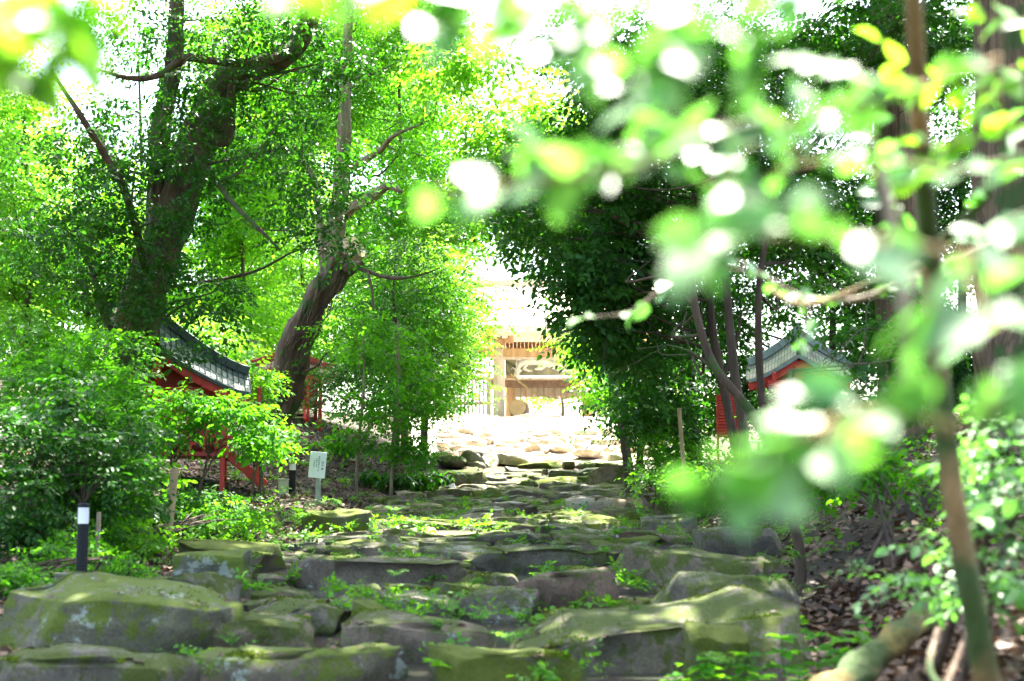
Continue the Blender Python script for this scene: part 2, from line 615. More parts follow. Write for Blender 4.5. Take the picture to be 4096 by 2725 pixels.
pstone(290, 462, 559, 582, 13.2, M_STB, "long reddish grey slab left of centre with a smooth front face", 5, .6, .3)
pstone(458, 622, 551, 567, 14.6, M_ST, "long narrow slab with a lit brown front right of centre", 5, .6, .3)
pstone(152, 258, 554, 588, 12.7, M_STL, "mossy boulder with a big white lichen patch beside the flat slab", 5, .8, .6, 0, .85, "boulder", "boulder")
pstone(172, 286, 542, 566, 14.6, M_STM, "flat topped moss covered slab above the lichened boulder on the left", 5, 1.2, .3, 0, .5)
pstone(116, 230, 577, 602, 11.6, M_ST, "low grey stone just behind the largest boulder", 4, .7, .5)
pstone(302, 370, 511, 546, 20.2, M_STM, "big sunlit mossy boulder in front of the white signboard", 5, 1.2, .6, -.1, .8, "boulder", "boulder")
pstone(244, 281, 512, 540, 20.4, M_STM, "shaded mossy boulder left of the sunlit one, below the signboard", 4, .8, .65, 0, .8, "boulder", "boulder")
pstone(422, 492, 467, 486, 33, M_ST, "wide flat slab at the left under the aspidistra leaves, far up the steps", 4, 1.2, .3)
pstone(584, 636, 467, 486, 33, M_ST, "tall squared slab at the right edge of the far steps", 4, 1.0, .28)
pstone(372, 426, 480, 495, 30, M_ST, "low kerb stone at the foot of the leaf covered bank", 4, 1.0, .4)
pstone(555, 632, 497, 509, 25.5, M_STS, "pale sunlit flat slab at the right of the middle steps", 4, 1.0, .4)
pstone(458, 500, 450, 462, 38.5, M_STW, "dark squared block at the edge of the sunlit upper steps", 4, .8, .25)
pstone(478, 545, 524, 536, 20.8, M_STM, "bright moss topped stone in the sunlit patch of the middle steps", 4, .8, .45)
pstone(580, 640, 518, 534, 21.2, M_STM, "sunlit yellow mossed stone near the right edge of the middle steps", 4, .9, .5)
pstone(645, 716, 492, 518, 22.5, M_ST, "squared kerb block on the right edge beside the seedling", 4, .9, .35)
pstone(645, 700, 516, 542, 20.0, M_STW, "dark kerb block on the right edge in deep shade", 4, .9, .35)
pstone(234, 350, 606, 632, 10.7, M_ST, "rounded long stone left of centre, right of the largest boulder", 5, .7, .55)
pstone(346, 388, 603, 630, 10.8, M_STM, "small domed stone beside the squared block", 4, .6, .7)
pstone(188, 322, 622, 650, 9.95, M_ST, "low slanting stone between the largest boulder and the squared block", 5, .6, .5)
pstone(450, 536, 592, 612, 11.2, M_STB, "rusty brown stone with a small fern growing over it", 4, .6, .55)
pstone(690, 757, 630, 668, 8.95, M_STM, "small round rock speckled with sun at the lower right", 4, .5, .75, 0, .9, "rock", "rock")
pstone(290, 420, 514, 526, 24.0, M_ST, "low kerb under the signboard, edge of the leaf bank", 4, .7, .35)
pstone(700, 790, 528, 552, 15.5, M_STW, "dark shaded slab under the right bank trees", 4, .9, .4)
pstone(340, 410, 544, 556, 15.8, M_STW, "dark flat stone above the long reddish slab", 4, .7, .45)

ORD = ["first", "second", "third", "fourth", "fifth", "sixth", "seventh", "eighth", "ninth", "tenth", "eleventh", "twelfth", "thirteenth",
       "fourteenth", "fifteenth"]
TENS = {20: "twenty", 30: "thirty", 40: "forty", 50: "fifty"}


def ordn(n):
    if n <= 15: return ORD[n - 1]
    if n < 20: return {16: "sixteenth", 17: "seventeenth", 18: "eighteenth", 19: "nineteenth"}[n]
    t, u = n // 10 * 10, n % 10
    if u == 0: return TENS[t][:-1] + "ieth"
    return TENS[t] + " " + ORD[u - 1]


row, d, cnt = 0, 9.3, 0
far = MB()
while d < 51:
    row += 1
    a, b = xl(d) + .15, xr(d) - .1
    if d < 12: a, b = max(a, -2.9), min(b, 1.9)
    x = a + random.uniform(-.2, .2)
    k = 0
    wmean = .72 if d < 18 else (.70 if d < 30 else .75)
    while x < b:
        w = random.choice([random.uniform(.4, .8), random.uniform(.7, 1.3), random.uniform(1.1, 1.9)]) * wmean
        cx = x + w / 2
        jd = random.uniform(-.2, .2)
        x += w * .94
        if any(o0 - .12 < cx < o1 + .12 and o2 - .2 < d + jd + .2 < o3 for o0, o1, o2, o3 in occ): continue
        k += 1
        hgt = random.uniform(-.01, .08) if d < 18 else (random.uniform(.0, .13) if d < 38 else random.uniform(.04, .36) if d < 46 else random.uniform(.0, .14))
        dep = random.uniform(.5, .9) * (.8 if d < 14 else 1 if d < 30 else 1.2)
        args = (cx, d + jd + dep * .4, float(prof(d + jd)) + hgt, w * random.uniform(1.0, 1.12), dep, random.uniform(.24, .36))
        kw = dict(boxy=random.uniform(.3, .5), top=random.uniform(.6, .9), tilt=random.uniform(-.12, .12), rz=random.uniform(-.3, .3), yaw_back=random.uniform(-.06, .12))
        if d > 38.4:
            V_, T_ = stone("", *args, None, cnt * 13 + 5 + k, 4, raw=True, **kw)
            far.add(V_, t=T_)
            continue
        mat, md = random.choice([(M_ST, "grey"), (M_ST, "grey"), (M_STM, "green mossy"), (M_STW, "smooth dark"), (M_STW, "smooth dark"), (M_STB, "bare brownish")] if d > 15
                                else [(M_ST, "grey"), (M_STW, "smooth dark"), (M_STM, "green mossy"), (M_STB, "bare brownish"), (M_ST, "grey")])
        o = stone("step_stone", *args, mat, cnt * 13 + 5, 5 if d < 15 else 4, **kw)
        size = "narrow" if w < .7 * wmean else ("broad" if w > 1.2 * wmean else "medium")
        tag(o, f"{size} {md} step stone, {ordn(k)} from the left in the {ordn(row)} row up", "stone", "stones of the old stairway")
        cnt += 1
    d += (.42 if d < 14 else .50 if d < 18 else .55 if d < 30 else .62 if d < 38 else .75) * random.uniform(.85, 1.15)
tag(far.build("upper_step_stones", M_STS, smooth=True), "pale sunlit stones of the uppermost steps below the gate", "stones", kind="stuff")
print("stones", cnt, "rows", row)


# ------------------------------------------------------------------ foliage
LT_V = np.array([[0, 0, 0], [.35, 0, -.03], [.72, 0, -.06], [1, 0, -.18], [.3, .25, .05], [.68, .21, .0], [.3, -.25, .05], [.68, -.21, .0]])
LT_Q = np.array([[1, 2, 5, 4], [1, 6, 7, 2]])
LT_T = np.array([[0, 1, 4], [2, 3, 5], [0, 6, 1], [2, 7, 3]])
RH_V = np.array([[0, 0, 0], [.45, .24, .03], [1, 0, -.1], [.45, -.24, .03]])
RH_Q = np.array([[0, 3, 2, 1]])


def norm(a): return a / np.maximum(1e-9, np.linalg.norm(a, axis=1, keepdims=True))


def leafmesh(name, P, A, U, L, mat, parent=None, tmpl='leaf', wid=1.0, var=None, seed=0):
    """P base points, A axis, U up hint, L lengths"""
    n = len(P)
    A = norm(A)
    Sd = norm(np.cross(U, A))
    Un = np.cross(A, Sd)
    TV = LT_V if tmpl == 'leaf' else RH_V
    V = P[:, None, :] + L[:, None, None] * (TV[None, :, 0, None] * A[:, None, :] + TV[None, :, 1, None] * wid * Sd[:, None, :] + TV[None, :, 2, None] * Un[:, None, :])
    m = len(TV)
    V = V.reshape(-1, 3)
    off = (np.arange(n) * m)[:, None, None]
    if var is None: var = RNG.random(n)
    va = np.repeat(var, m)
    if tmpl == 'leaf':
        return mk(name, V, [(LT_Q[None] + off).reshape(-1, 4), (LT_T[None] + off).reshape(-1, 3)], mat, parent, va, smooth=True)
    return mk(name, V, [(RH_Q[None] + off).reshape(-1, 4)], mat, parent, va)


def sprigs(C, per, rad, L, nl=7, flat=.55, droop=.25, tj=.45, step=.55, rng=None):
    """C clump centres (n,3), rad (n,) -> leaf arrays. each sprig: nl leaves alternating along a twig"""
    rng = rng or RNG
    n = len(C)
    ns = n * per
    ctr = np.repeat(C, per, 0)
    rr = np.repeat(rad, per)
    off = rng.normal(size=(ns, 3))
    off = norm(off) * (rng.random((ns, 1)) ** .5)
    off[:, 2] *= flat
    base = ctr + off * rr[:, None]
    dirn = off * .6 + rng.normal(size=(ns, 3)) * .6
    dirn[:, 2] = dirn[:, 2] * .35 - droop
    dirn = norm(dirn)
    up0 = np.tile([0, 0, 1.], (ns, 1)) + rng.normal(size=(ns, 3)) * tj
    side = norm(np.cross(up0, dirn))
    t = (np.arange(nl) + .5)
    sgn = np.where(np.arange(nl) % 2 == 0, 1., -1.)
    sgn[-1] = 0.15
    P = base[:, None, :] + dirn[:, None, :] * (t[None, :, None] * L * step)
    A = dirn[:, None, :] * .7 + side[:, None, :] * sgn[None, :, None] + rng.normal(size=(ns, nl, 3)) * .15
    A[:, :, 2] -= .15
    U = np.repeat(up0[:, None, :], nl, 1) + rng.normal(size=(ns, nl, 3)) * .3
    Ls = L * rng.uniform(.65, 1.15, (ns, nl))
    v = np.clip(np.repeat(rng.random((ns, 1)) * .6, nl, 1) + rng.random((ns, nl)) * .4, 0, 1)
    return P.reshape(-1, 3), A.reshape(-1, 3), U.reshape(-1, 3), Ls.ravel(), v.ravel()


def blob(px, py, d, rx, ry, rd, n, rng):
    """clump centres scattered in an ellipsoid given by its place in the view, its distance and depth"""
    c0 = np.array(at(px, py, d))
    s = d / F
    o = norm(rng.normal(size=(n, 3))) * rng.random((n, 1)) ** (1 / 2.6)
    return c0 + o * np.array([rx * s, rd, ry * s])


def limbs(mb, C, trunk, trad, rng, frac=.35, r0=.05, n=6):
    """curved limbs from the trunk to some of the clump centres"""
    T = np.array([list(p) for p in trunk])
    for c_ in C:
        if rng.random() > frac: continue
        dd = np.linalg.norm(T - c_, axis=1) + np.maximum(0, T[:, 2] - c_[2]) * 1.5 + np.where(T[:, 2] > c_[2] - .3, 2, 0)
        k = int(np.argmin(dd))
        a = T[k]
        L = np.linalg.norm(c_ - a)
        if L < .3: continue
        mid1 = a + (c_ - a) * .35 + np.array([0, 0, -.02 * L]) + rng.normal(size=3) * L * .06
        mid2 = a + (c_ - a) * .7 + np.array([0, 0, .06 * L]) + rng.normal(size=3) * L * .06
        rb = min(trad[k] * .5, r0 * (.35 + L * .12))
        pts = cr([a, mid1, mid2, c_], 4)
        rads = [max(.006, rb * (1 - j / len(pts)) ** .8) for j in range(len(pts))]
        mb.tube(pts, rads, n, .12, seed=int(rng.integers(99)))


def tree(name, label, cat, trunks, bark, blobs, leafm, L, per, crad, tmpl='leaf', seed=1, nl=7, frac=.35, group=None, rseg=12,
         flat=.55, droop=.25, tj=.45, leafname="crown", r0=.06, wob=.25, wid=1.0, shoots=None):
    """trunks: list of [(px,py,d,radius_m)...] bottom to top; first one grounded"""
    rng = np.random.default_rng(seed)
    mb = MB(); mb2 = MB()
    allp, allr = [], []
    base = None
    for ti, tr in enumerate(trunks):
        pts = []
        for (px, py, d_, r_) in tr:
            p = at(px, py, d_)
            pts.append((p.x, p.y, p.z, r_))
        if ti == 0:
            x_, y_ = pts[0][0], pts[0][1]
            base = Vector((x_, y_, Gz(x_, y_)))
            if pts[0][2] > base.z - .1:
                pts.insert(0, (x_, y_, base.z - .25, pts[0][3] * 1.25))
        pts = cr(pts, 6)
        P = [p[:3] for p in pts]; R = [max(.004, p[3]) for p in pts]
        (mb2 if shoots is not None and ti in (1, 2, 3, 4) else mb).tube(P, R, rseg if ti == 0 else max(7, rseg - 4), wob, seed=seed + ti)
        allp += P; allr += R
    t = thing(name, label, cat, base, group)
    C = [blob(*b, rng) for b in blobs]
    C = np.concatenate(C) if C else np.zeros((0, 3))
    if frac and len(C): limbs(mb, C, allp, allr, rng, frac, r0)
    mb.build("trunk", bark, t, smooth=True)
    if shoots is not None: mb2.build("shoots", shoots, t, smooth=True)
    if len(C):
        P, A, U, Ls, v = sprigs(C, per, rng.uniform(.5, 1.4, len(C)) * crad, L, nl, flat, droop, tj, rng=rng)
        kk = len(Ls) // len(C)
        Ls = Ls * np.repeat(rng.uniform(.65, 1.35, len(C)), kk)
        v = np.clip(v * .7 + np.repeat(rng.uniform(-.05, .4, len(C)), kk), 0, 1)
        leafmesh(leafname, P, A, U, Ls, leafm, t, tmpl, wid, v)
    return t


# --- the big leaning tree on the left
tree("evergreen_tree", "massive leaning forked tree rising on the left, its dark leaves against the bright sky", "tree",
     [[(112, 425, 24, .48), (122, 372, 24, .40), (133, 335, 24, .37), (144, 298, 24, .35), (160, 255, 24, .33), (173, 222, 24, .32), (190, 165, 24, .32), (205, 120, 24, .29), (222, 85, 24, .26), (250, 70, 24, .2), (285, 55, 24, .17), (310, 20, 24, .14), (318, -40, 24, .1)],
      [(152, 275, 24, .18), (158, 200, 24, .17), (160, 130, 24, .15), (172, 75, 24, .15), (176, 20, 24, .12), (178, -50, 24, .09)],
      [(205, 130, 24, .16), (225, 140, 23.8, .11), (230, 110, 23.7, .09), (232, 85, 23.6, .06)],
      [(300, 40, 24, .1), (270, 60, 23.5, .07), (220, 62, 23, .06), (185, 58, 22.8, .06), (160, 75, 22.6, .05), (130, 78, 22.4, .04), (100, 70, 22.2, .02)],
      [(150, 290, 24, .07), (128, 200, 22, .06), (105, 155, 21.5, .05), (80, 115, 21, .04), (52, 72, 21, .02)],
      [(205, 165, 23, .05), (230, 200, 22.5, .04), (255, 225, 22, .03), (280, 250, 22, .015)],
      [(120, 360, 23.5, .08), (100, 300, 23, .05), (92, 270, 23, .03), (80, 240, 23, .015)]],
     M_BARK,
     [(240, 25, 24, 110, 55, 2.5, 40), (160, 110, 23.5, 75, 70, 2, 34), (55, 150, 22, 60, 42, 1.5, 22), (75, 230, 22, 80, 50, 1.6, 32),
      (120, 275, 22.5, 60, 45, 1.2, 26), (250, 120, 24, 55, 60, 1.5, 16), (320, 60, 24, 70, 55, 2, 24), (300, 175, 23, 60, 60, 1.5, 24),
      (190, 200, 22.8, 50, 80, .5, 16), (224, 310, 23, 24, 30, .8, 9), (340, 215, 23, 30, 50, 1, 10), (150, 320, 22.5, 40, 50, .6, 12), (120, 20, 23, 70, 40, 2, 18), (212, 95, 23, 26, 50, .5, 9), (110, 175, 21.6, 24, 40, .6, 7)],
     M_LDARK, .10, 13, .50, seed=21, frac=.16, rseg=44, wob=.35, r0=.05)

# --- the broken tree with its upright shoots
bt = tree("broken_tree", "thick leaning trunk sawn off at the top, wrapped in dry vines with pale upright shoots", "tree",
          [[(268, 432, 31, .42), (282, 400, 31, .37), (296, 350, 31, .33), (314, 305, 31, .28), (332, 278, 31, .27), (349, 253, 31, .31)],
           [(330, 285, 31, .16), (334, 235, 31, .18), (340, 190, 31, .17), (344, 130, 31, .14), (346, 70, 31, .11), (350, 0, 31, .08)],
           [(338, 220, 31, .12), (352, 208, 30.6, .11), (372, 197, 30.2, .10), (388, 186, 30, .08), (402, 192, 29.8, .04)],
           [(340, 170, 31, .1), (358, 164, 31, .08), (380, 150, 30.5, .06), (395, 135, 30, .04), (420, 125, 30, .02)],
           [(326, 290, 31, .09), (320, 220, 31, .08), (314, 180, 31, .07), (303, 160, 31, .04)],
           [(346, 268, 30.7, .1), (356, 264, 30.4, .07), (362, 263, 30.2, .04)],
           [(352, 266, 30.5, .05), (390, 278, 30, .035), (420, 275, 29.6, .02), (440, 268, 29.4, .01)],
           [(368, 272, 30.2, .03), (373, 300, 29.8, .025), (372, 335, 29.5, .012)]],
          M_BARK, [(350, 20, 31, 80, 40, 2.5, 20), (420, 95, 31, 60, 45, 2, 18), (300, 130, 31.5, 40, 60, 1.5, 12), (420, 190, 31, 40, 40, 1.5, 12), (345, 330, 30, 30, 25, .6, 5)],
          M_LMID, .11, 12, .5, seed=33, frac=.15, rseg=40, wob=.38, tmpl='leaf', shoots=M_BARKL)
# pale sawn face and dry vines
ct = at(352, 252, 30.9)
mb = MB(); mb.tube([ct + Vector((-.05, 0, .02)), ct + Vector((.10, -.1, .12))], [.30, .27], 16, .2); mb.build("sawn_face", M_CUT, bt)
mb = MB()
rg = np.random.default_rng(5)
for k in range(46):
    pts = []
    for j, (px, py) in enumerate([(264, 440), (280, 400), (297, 352), (316, 312), (332, 280)]):
        p = at(px + rg.uniform(-14, 13), py + rg.uniform(-8, 8), 30.70 + rg.uniform(-.1, .1)); pts.append(p)
    mb.tube(cr(pts, 3), rg.uniform(.005, .012), 5)
mb.build("dry_vines", M_BARK, bt)

BG = "bright trees standing behind the left bank"


def bgtree(i, label, px, blobs, d, mat, L=.17, per=32, cr_=1.0, seed=50, tr=.10, frac=.12, group=BG, bark=M_BARKD, tmpl='rh', name="broadleaf_tree", base=430, top=None, lean=0, nl=7):
    tp = top if top is not None else min(b[1] for b in blobs)
    return tree(name, label, "tree", [[(px, base, d, tr), (px + 3 + lean * .5, (base + tp) / 2, d, tr * .75), (px - 2 + lean, tp, d, tr * .35)]], bark, blobs, mat, L, per, cr_, tmpl,
                seed + i, nl, frac, group, 9, r0=.05, wid=1.25)


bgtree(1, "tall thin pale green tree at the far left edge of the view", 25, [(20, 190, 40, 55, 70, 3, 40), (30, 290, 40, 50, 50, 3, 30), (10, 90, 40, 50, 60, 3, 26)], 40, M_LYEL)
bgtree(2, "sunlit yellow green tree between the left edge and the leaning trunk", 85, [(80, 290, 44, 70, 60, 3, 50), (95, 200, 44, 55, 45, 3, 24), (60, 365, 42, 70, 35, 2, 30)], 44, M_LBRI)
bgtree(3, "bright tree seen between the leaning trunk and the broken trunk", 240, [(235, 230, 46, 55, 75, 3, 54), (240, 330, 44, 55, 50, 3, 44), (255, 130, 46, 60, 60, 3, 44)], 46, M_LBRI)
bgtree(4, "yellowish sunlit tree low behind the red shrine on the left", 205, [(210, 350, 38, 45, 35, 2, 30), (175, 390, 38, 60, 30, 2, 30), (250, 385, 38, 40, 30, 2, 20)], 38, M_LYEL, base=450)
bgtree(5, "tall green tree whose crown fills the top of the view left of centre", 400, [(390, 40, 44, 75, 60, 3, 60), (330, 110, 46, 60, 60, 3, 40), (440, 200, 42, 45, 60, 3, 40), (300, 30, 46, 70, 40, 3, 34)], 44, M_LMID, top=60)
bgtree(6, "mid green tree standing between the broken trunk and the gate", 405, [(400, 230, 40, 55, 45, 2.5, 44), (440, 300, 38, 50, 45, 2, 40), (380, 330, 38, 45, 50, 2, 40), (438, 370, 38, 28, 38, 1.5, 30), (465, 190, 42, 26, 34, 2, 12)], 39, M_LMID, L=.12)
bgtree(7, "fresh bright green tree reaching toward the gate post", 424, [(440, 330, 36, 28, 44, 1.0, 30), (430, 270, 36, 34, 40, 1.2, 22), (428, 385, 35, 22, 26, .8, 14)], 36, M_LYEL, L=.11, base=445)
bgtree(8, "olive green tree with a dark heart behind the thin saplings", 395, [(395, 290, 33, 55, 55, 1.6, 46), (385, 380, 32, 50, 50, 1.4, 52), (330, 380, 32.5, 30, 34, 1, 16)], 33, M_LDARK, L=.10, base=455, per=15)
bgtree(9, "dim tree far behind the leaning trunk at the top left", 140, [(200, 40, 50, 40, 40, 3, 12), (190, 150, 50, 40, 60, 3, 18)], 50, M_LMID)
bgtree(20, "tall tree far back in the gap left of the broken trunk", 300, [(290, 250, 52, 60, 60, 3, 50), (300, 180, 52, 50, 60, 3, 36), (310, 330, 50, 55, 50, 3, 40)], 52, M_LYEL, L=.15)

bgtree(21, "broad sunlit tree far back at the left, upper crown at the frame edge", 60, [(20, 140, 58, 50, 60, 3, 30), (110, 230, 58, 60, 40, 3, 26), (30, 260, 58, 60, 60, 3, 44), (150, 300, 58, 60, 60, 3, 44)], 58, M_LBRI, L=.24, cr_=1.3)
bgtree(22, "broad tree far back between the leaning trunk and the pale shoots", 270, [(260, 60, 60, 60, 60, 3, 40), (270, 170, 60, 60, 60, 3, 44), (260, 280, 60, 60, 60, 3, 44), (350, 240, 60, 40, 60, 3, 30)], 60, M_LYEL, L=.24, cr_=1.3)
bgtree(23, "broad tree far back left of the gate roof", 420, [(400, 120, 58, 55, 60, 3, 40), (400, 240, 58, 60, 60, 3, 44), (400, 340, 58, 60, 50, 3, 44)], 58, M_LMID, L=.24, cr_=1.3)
GR = "dark evergreens right of the steps"
RT = [
    ("slanting light brown trunk crossing in front of the red louvres", [[(775, 470, 17.3, .07), (760, 426, 17.3, .065), (738, 396, 17.3, .06), (716, 370, 17.3, .055), (702, 335, 17.3, .05), (694, 300, 17.3, .045), (690, 250, 17.3, .04)], [(717, 371, 17.3, .03), (690, 352, 17.3, .02), (668, 345, 17.3, .012)]],
     M_BARK, [(655, 300, 21, 65, 70, 1.3, 46), (625, 330, 21, 48, 60, 1.2, 50), (700, 230, 22, 60, 60, 1.5, 34)]),
    ("dark upright trunk left of the red louvres under the evergreen crown", [[(742, 480, 20, .07), (735, 444, 20, .07), (723, 383, 20, .065), (713, 334, 20, .06), (709, 280, 20, .05), (700, 200, 20, .04)], [(722, 378, 20, .04), (735, 345, 20, .025), (742, 310, 20, .015)]],
     M_BARKD, [(600, 230, 21, 60, 60, 1.4, 46), (585, 285, 20, 32, 46, .9, 34), (528, 235, 20, 22, 26, .6, 6), (508, 205, 20, 16, 16, .5, 3), (640, 190, 21, 60, 50, 1.4, 36)]),
    ("second dark trunk close beside the slanting one", [[(752, 524, 18, .08), (746, 470, 18, .07), (743, 427, 18, .065), (733, 360, 18, .06), (727, 292, 18, .055), (722, 220, 18, .045), (735, 130, 18, .03)]],
     M_BARKD, [(700, 130, 20, 70, 55, 1.5, 40), (620, 110, 20, 60, 50, 1.4, 36), (580, 150, 20, 50, 45, 1.2, 34)]),
    ("slim trunk in front of the middle of the red shrine", [[(772, 490, 19, .06), (764, 422, 19, .055), (759, 351, 19, .05), (760, 280, 19, .045), (775, 180, 19, .03)]],
     M_BARKD, [(790, 200, 20, 65, 60, 1.5, 40), (760, 90, 20, 80, 50, 1.5, 36), (860, 40, 18, 70, 50, 1.2, 26), (950, 30, 17, 60, 50, 1.2, 18), (800, 300, 22, 40, 30, 1, 12)]),
    ("crooked thin tree at the right edge of the far steps", [[(703, 480, 24, .06), (699, 461, 24, .06), (693, 393, 24, .055), (688, 330, 24, .045), (676, 270, 24, .03)]],
     M_BARK, [(650, 400, 24, 40, 34, 1.1, 22), (622, 395, 25, 28, 26, 1, 12), (660, 360, 24, 50, 34, 1.2, 26)]),
    ("short shaded tree whose base stands on the right bank", [[(800, 556, 12.5, .05), (793, 520, 12.5, .045), (788, 480, 12.5, .04), (786, 420, 12.5, .03), (790, 370, 12.5, .02)]],
     M_BARKD, [(880, 400, 14, 36, 30, .6, 8), (890, 330, 15, 40, 40, .8, 12)]),
]
for i_, (lab, trs, bark, bl) in enumerate(RT):
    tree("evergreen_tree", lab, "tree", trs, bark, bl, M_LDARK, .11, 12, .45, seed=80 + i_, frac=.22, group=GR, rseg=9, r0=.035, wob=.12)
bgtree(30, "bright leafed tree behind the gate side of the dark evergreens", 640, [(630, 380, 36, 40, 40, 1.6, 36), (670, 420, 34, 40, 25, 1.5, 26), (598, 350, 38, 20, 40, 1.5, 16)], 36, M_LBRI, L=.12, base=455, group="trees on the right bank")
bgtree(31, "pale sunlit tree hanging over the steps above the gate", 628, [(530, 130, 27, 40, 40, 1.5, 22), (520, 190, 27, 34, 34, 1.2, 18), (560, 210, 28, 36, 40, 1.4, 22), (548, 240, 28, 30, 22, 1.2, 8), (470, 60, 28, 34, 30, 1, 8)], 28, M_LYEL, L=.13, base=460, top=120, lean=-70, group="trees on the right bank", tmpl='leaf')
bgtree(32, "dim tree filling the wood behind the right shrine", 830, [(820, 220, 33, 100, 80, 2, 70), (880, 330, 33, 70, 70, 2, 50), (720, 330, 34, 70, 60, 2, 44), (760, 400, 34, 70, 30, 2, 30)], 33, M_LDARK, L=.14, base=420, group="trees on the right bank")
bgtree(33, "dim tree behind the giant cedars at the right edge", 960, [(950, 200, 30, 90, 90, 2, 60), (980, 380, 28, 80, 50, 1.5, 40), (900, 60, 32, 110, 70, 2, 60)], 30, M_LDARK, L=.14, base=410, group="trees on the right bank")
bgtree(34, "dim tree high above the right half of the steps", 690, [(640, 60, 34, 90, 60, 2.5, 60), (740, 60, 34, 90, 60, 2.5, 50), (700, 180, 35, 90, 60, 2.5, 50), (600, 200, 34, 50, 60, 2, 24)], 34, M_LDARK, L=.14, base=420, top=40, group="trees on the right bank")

# --- giant cedars, with unseen crowns added above the frame to shade and dapple the steps
def shade_canopy(cx, cy, cz, rx, ry, rz_, n, rng):
    o = norm(rng.normal(size=(n, 3))) * rng.random((n, 1)) ** (1 / 2.6)
    return np.array([cx, cy, cz]) + o * np.array([rx, ry, rz_])


def cedar(label, px, base, d, r, H, crowns, seed, lean=0, bark=M_CEDAR, name="cedar_tree", cat="tree", per=8, L=.34, leaf=M_LDARK):
    rng = np.random.default_rng(seed)
    b = at(px, base, d)
    gz = Gz(b.x, b.y)
    t = thing(name, label, cat, (b.x, b.y, gz), "giant trees shading the steps")
    mb = MB()
    hs = [-.3, .3, 1.2, 3, 6, 10, H]
    pts = [(b.x + lean * h / H, b.y, gz + h, r * k) for h, k in zip(hs, [1.55, 1.25, 1.08, 1, .9, .75, .3])]
    pts = cr(pts, 5)
    mb.tube([p[:3] for p in pts], [p[3] for p in pts], 28, .22, seed=seed)
    C = np.concatenate([shade_canopy(*k, rng) for k in crowns])
    T = [p[:3] for p in pts]
    for k in C[:: max(1, len(C) // 14)]:
        a = np.array(T[int(np.argmin(np.abs(np.array(T)[:, 2] - (k[2] - 1))))])
        mid = (a + k) / 2 + np.array([0, 0, .4])
        pp = cr([a, mid, k], 4)
        mb.tube(pp, [max(.02, .12 * (1 - j / len(pp))) for j in range(len(pp))], 6, .1)
    mb.build("trunk", bark, t, smooth=True)
    P, A, U, Ls, v = sprigs(C, per, rng.uniform(.6, 1.3, len(C)) * 1.0, L, 7, .5, .2, .35, rng=rng)
    leafmesh("crown", P, A, U, Ls, leaf, t, 'rh', 1.5, v)
    return t


cedar("giant dark cedar trunk at the far right edge, ribbed bark in shade", 1042, 436, 14, .52, 22,
      [(2.5, 13, 12, 4, 3.5, 1.6, 32), (1, 18, 13.5, 5, 4, 1.6, 38), (7, 17, 15, 5, 5, 3, 70)], 201)
cedar("straight cedar trunk with pale streaked bark behind the foreground sapling", 904, 420, 20, .30, 24,
      [(2.4, 23.5, 15.5, 5, 3.4, 1.8, 40), (7, 26, 17, 5, 5, 3, 60), (-.5, 34.5, 18, 5, 2.2, 1.6, 30)], 202)
cedar("unseen tall trunk left of the frame, added to carry a crown shading the lower steps", -60, 470, 15, .4, 20,
      [(-1.0, 14, 12, 3, 4, 1.8, 34), (-1.2, 20, 14, 3, 3.5, 1.8, 26), (-2.5, 28, 16.5, 3, 2, 1.8, 14), (-5.5, 23, 14.5, 3.2, 3.5, 1.6, 30)], 203, name="evergreen_tree")  # added off-frame tree, crown clumps placed to shade steps and left shrubs
cedar("tall trunk deep in the wood right of the shrine", 1016, 420, 28, .25, 26,
      [(3.5, 36, 20, 5, 4, 1.8, 60), (9, 36, 20, 4, 5, 3, 16), (-2, 39.5, 20.5, 4, 4, 1.8, 44)], 204)

# --- bushes on the left
BU = "leafy shrubs on the left bank"


def shrub(i, label, px, py, d, blobs, mat, L=.075, per=12, crad=.26, stems=4, name="shrub", grp=BU, tmpl='leaf', nl=7, seed=300, top=None):
    rng = np.random.default_rng(seed + i)
    b = at(px, py, d)
    base = Vector((b.x, d, Gz(b.x, d)))
    t = thing(name, label, "shrub", base, grp)
    C = np.concatenate([blob(*k, rng) for k in blobs])
    gz = G(C[:, 0], C[:, 1])
    C[:, 2] = np.maximum(C[:, 2], gz + .12)
    mb = MB()
    for k in range(stems):
        tgt = C[int(rng.integers(len(C)))]
        a = np.array(base) + np.array([rng.uniform(-.25, .25), rng.uniform(-.2, .2), -.08])
        m1 = a + (tgt - a) * .5 + np.array([rng.uniform(-.1, .1), 0, .15])
        pts = cr([a, m1, tgt], 5)
        mb.tube(pts, [max(.004, .022 * (1 - j / len(pts))) for j in range(len(pts))], 6, .1)
        for c_ in C[rng.random(len(C)) < .12]:
            pp = cr([m1, (m1 + c_) / 2 + np.array([0, 0, .05]), c_], 3)
            mb.tube(pp, [max(.003, .011 * (1 - j / len(pp))) for j in range(len(pp))], 5)
    mb.build("stems", M_BARKD, t, smooth=True)
    P, A, U, Ls, v = sprigs(C, per, rng.uniform(.6, 1.3, len(C)) * crad, L, nl, .55, .15, .4, rng=rng)
    kk = len(Ls) // len(C)
    Ls = Ls * np.repeat(rng.uniform(.65, 1.4, len(C)), kk)
    v = np.clip(v * .7 + np.repeat(rng.uniform(-.05, .4, len(C)), kk), 0, 1)
    leafmesh("leaves", P, A, U, Ls, mat, t, tmpl, 1, v)
    return t


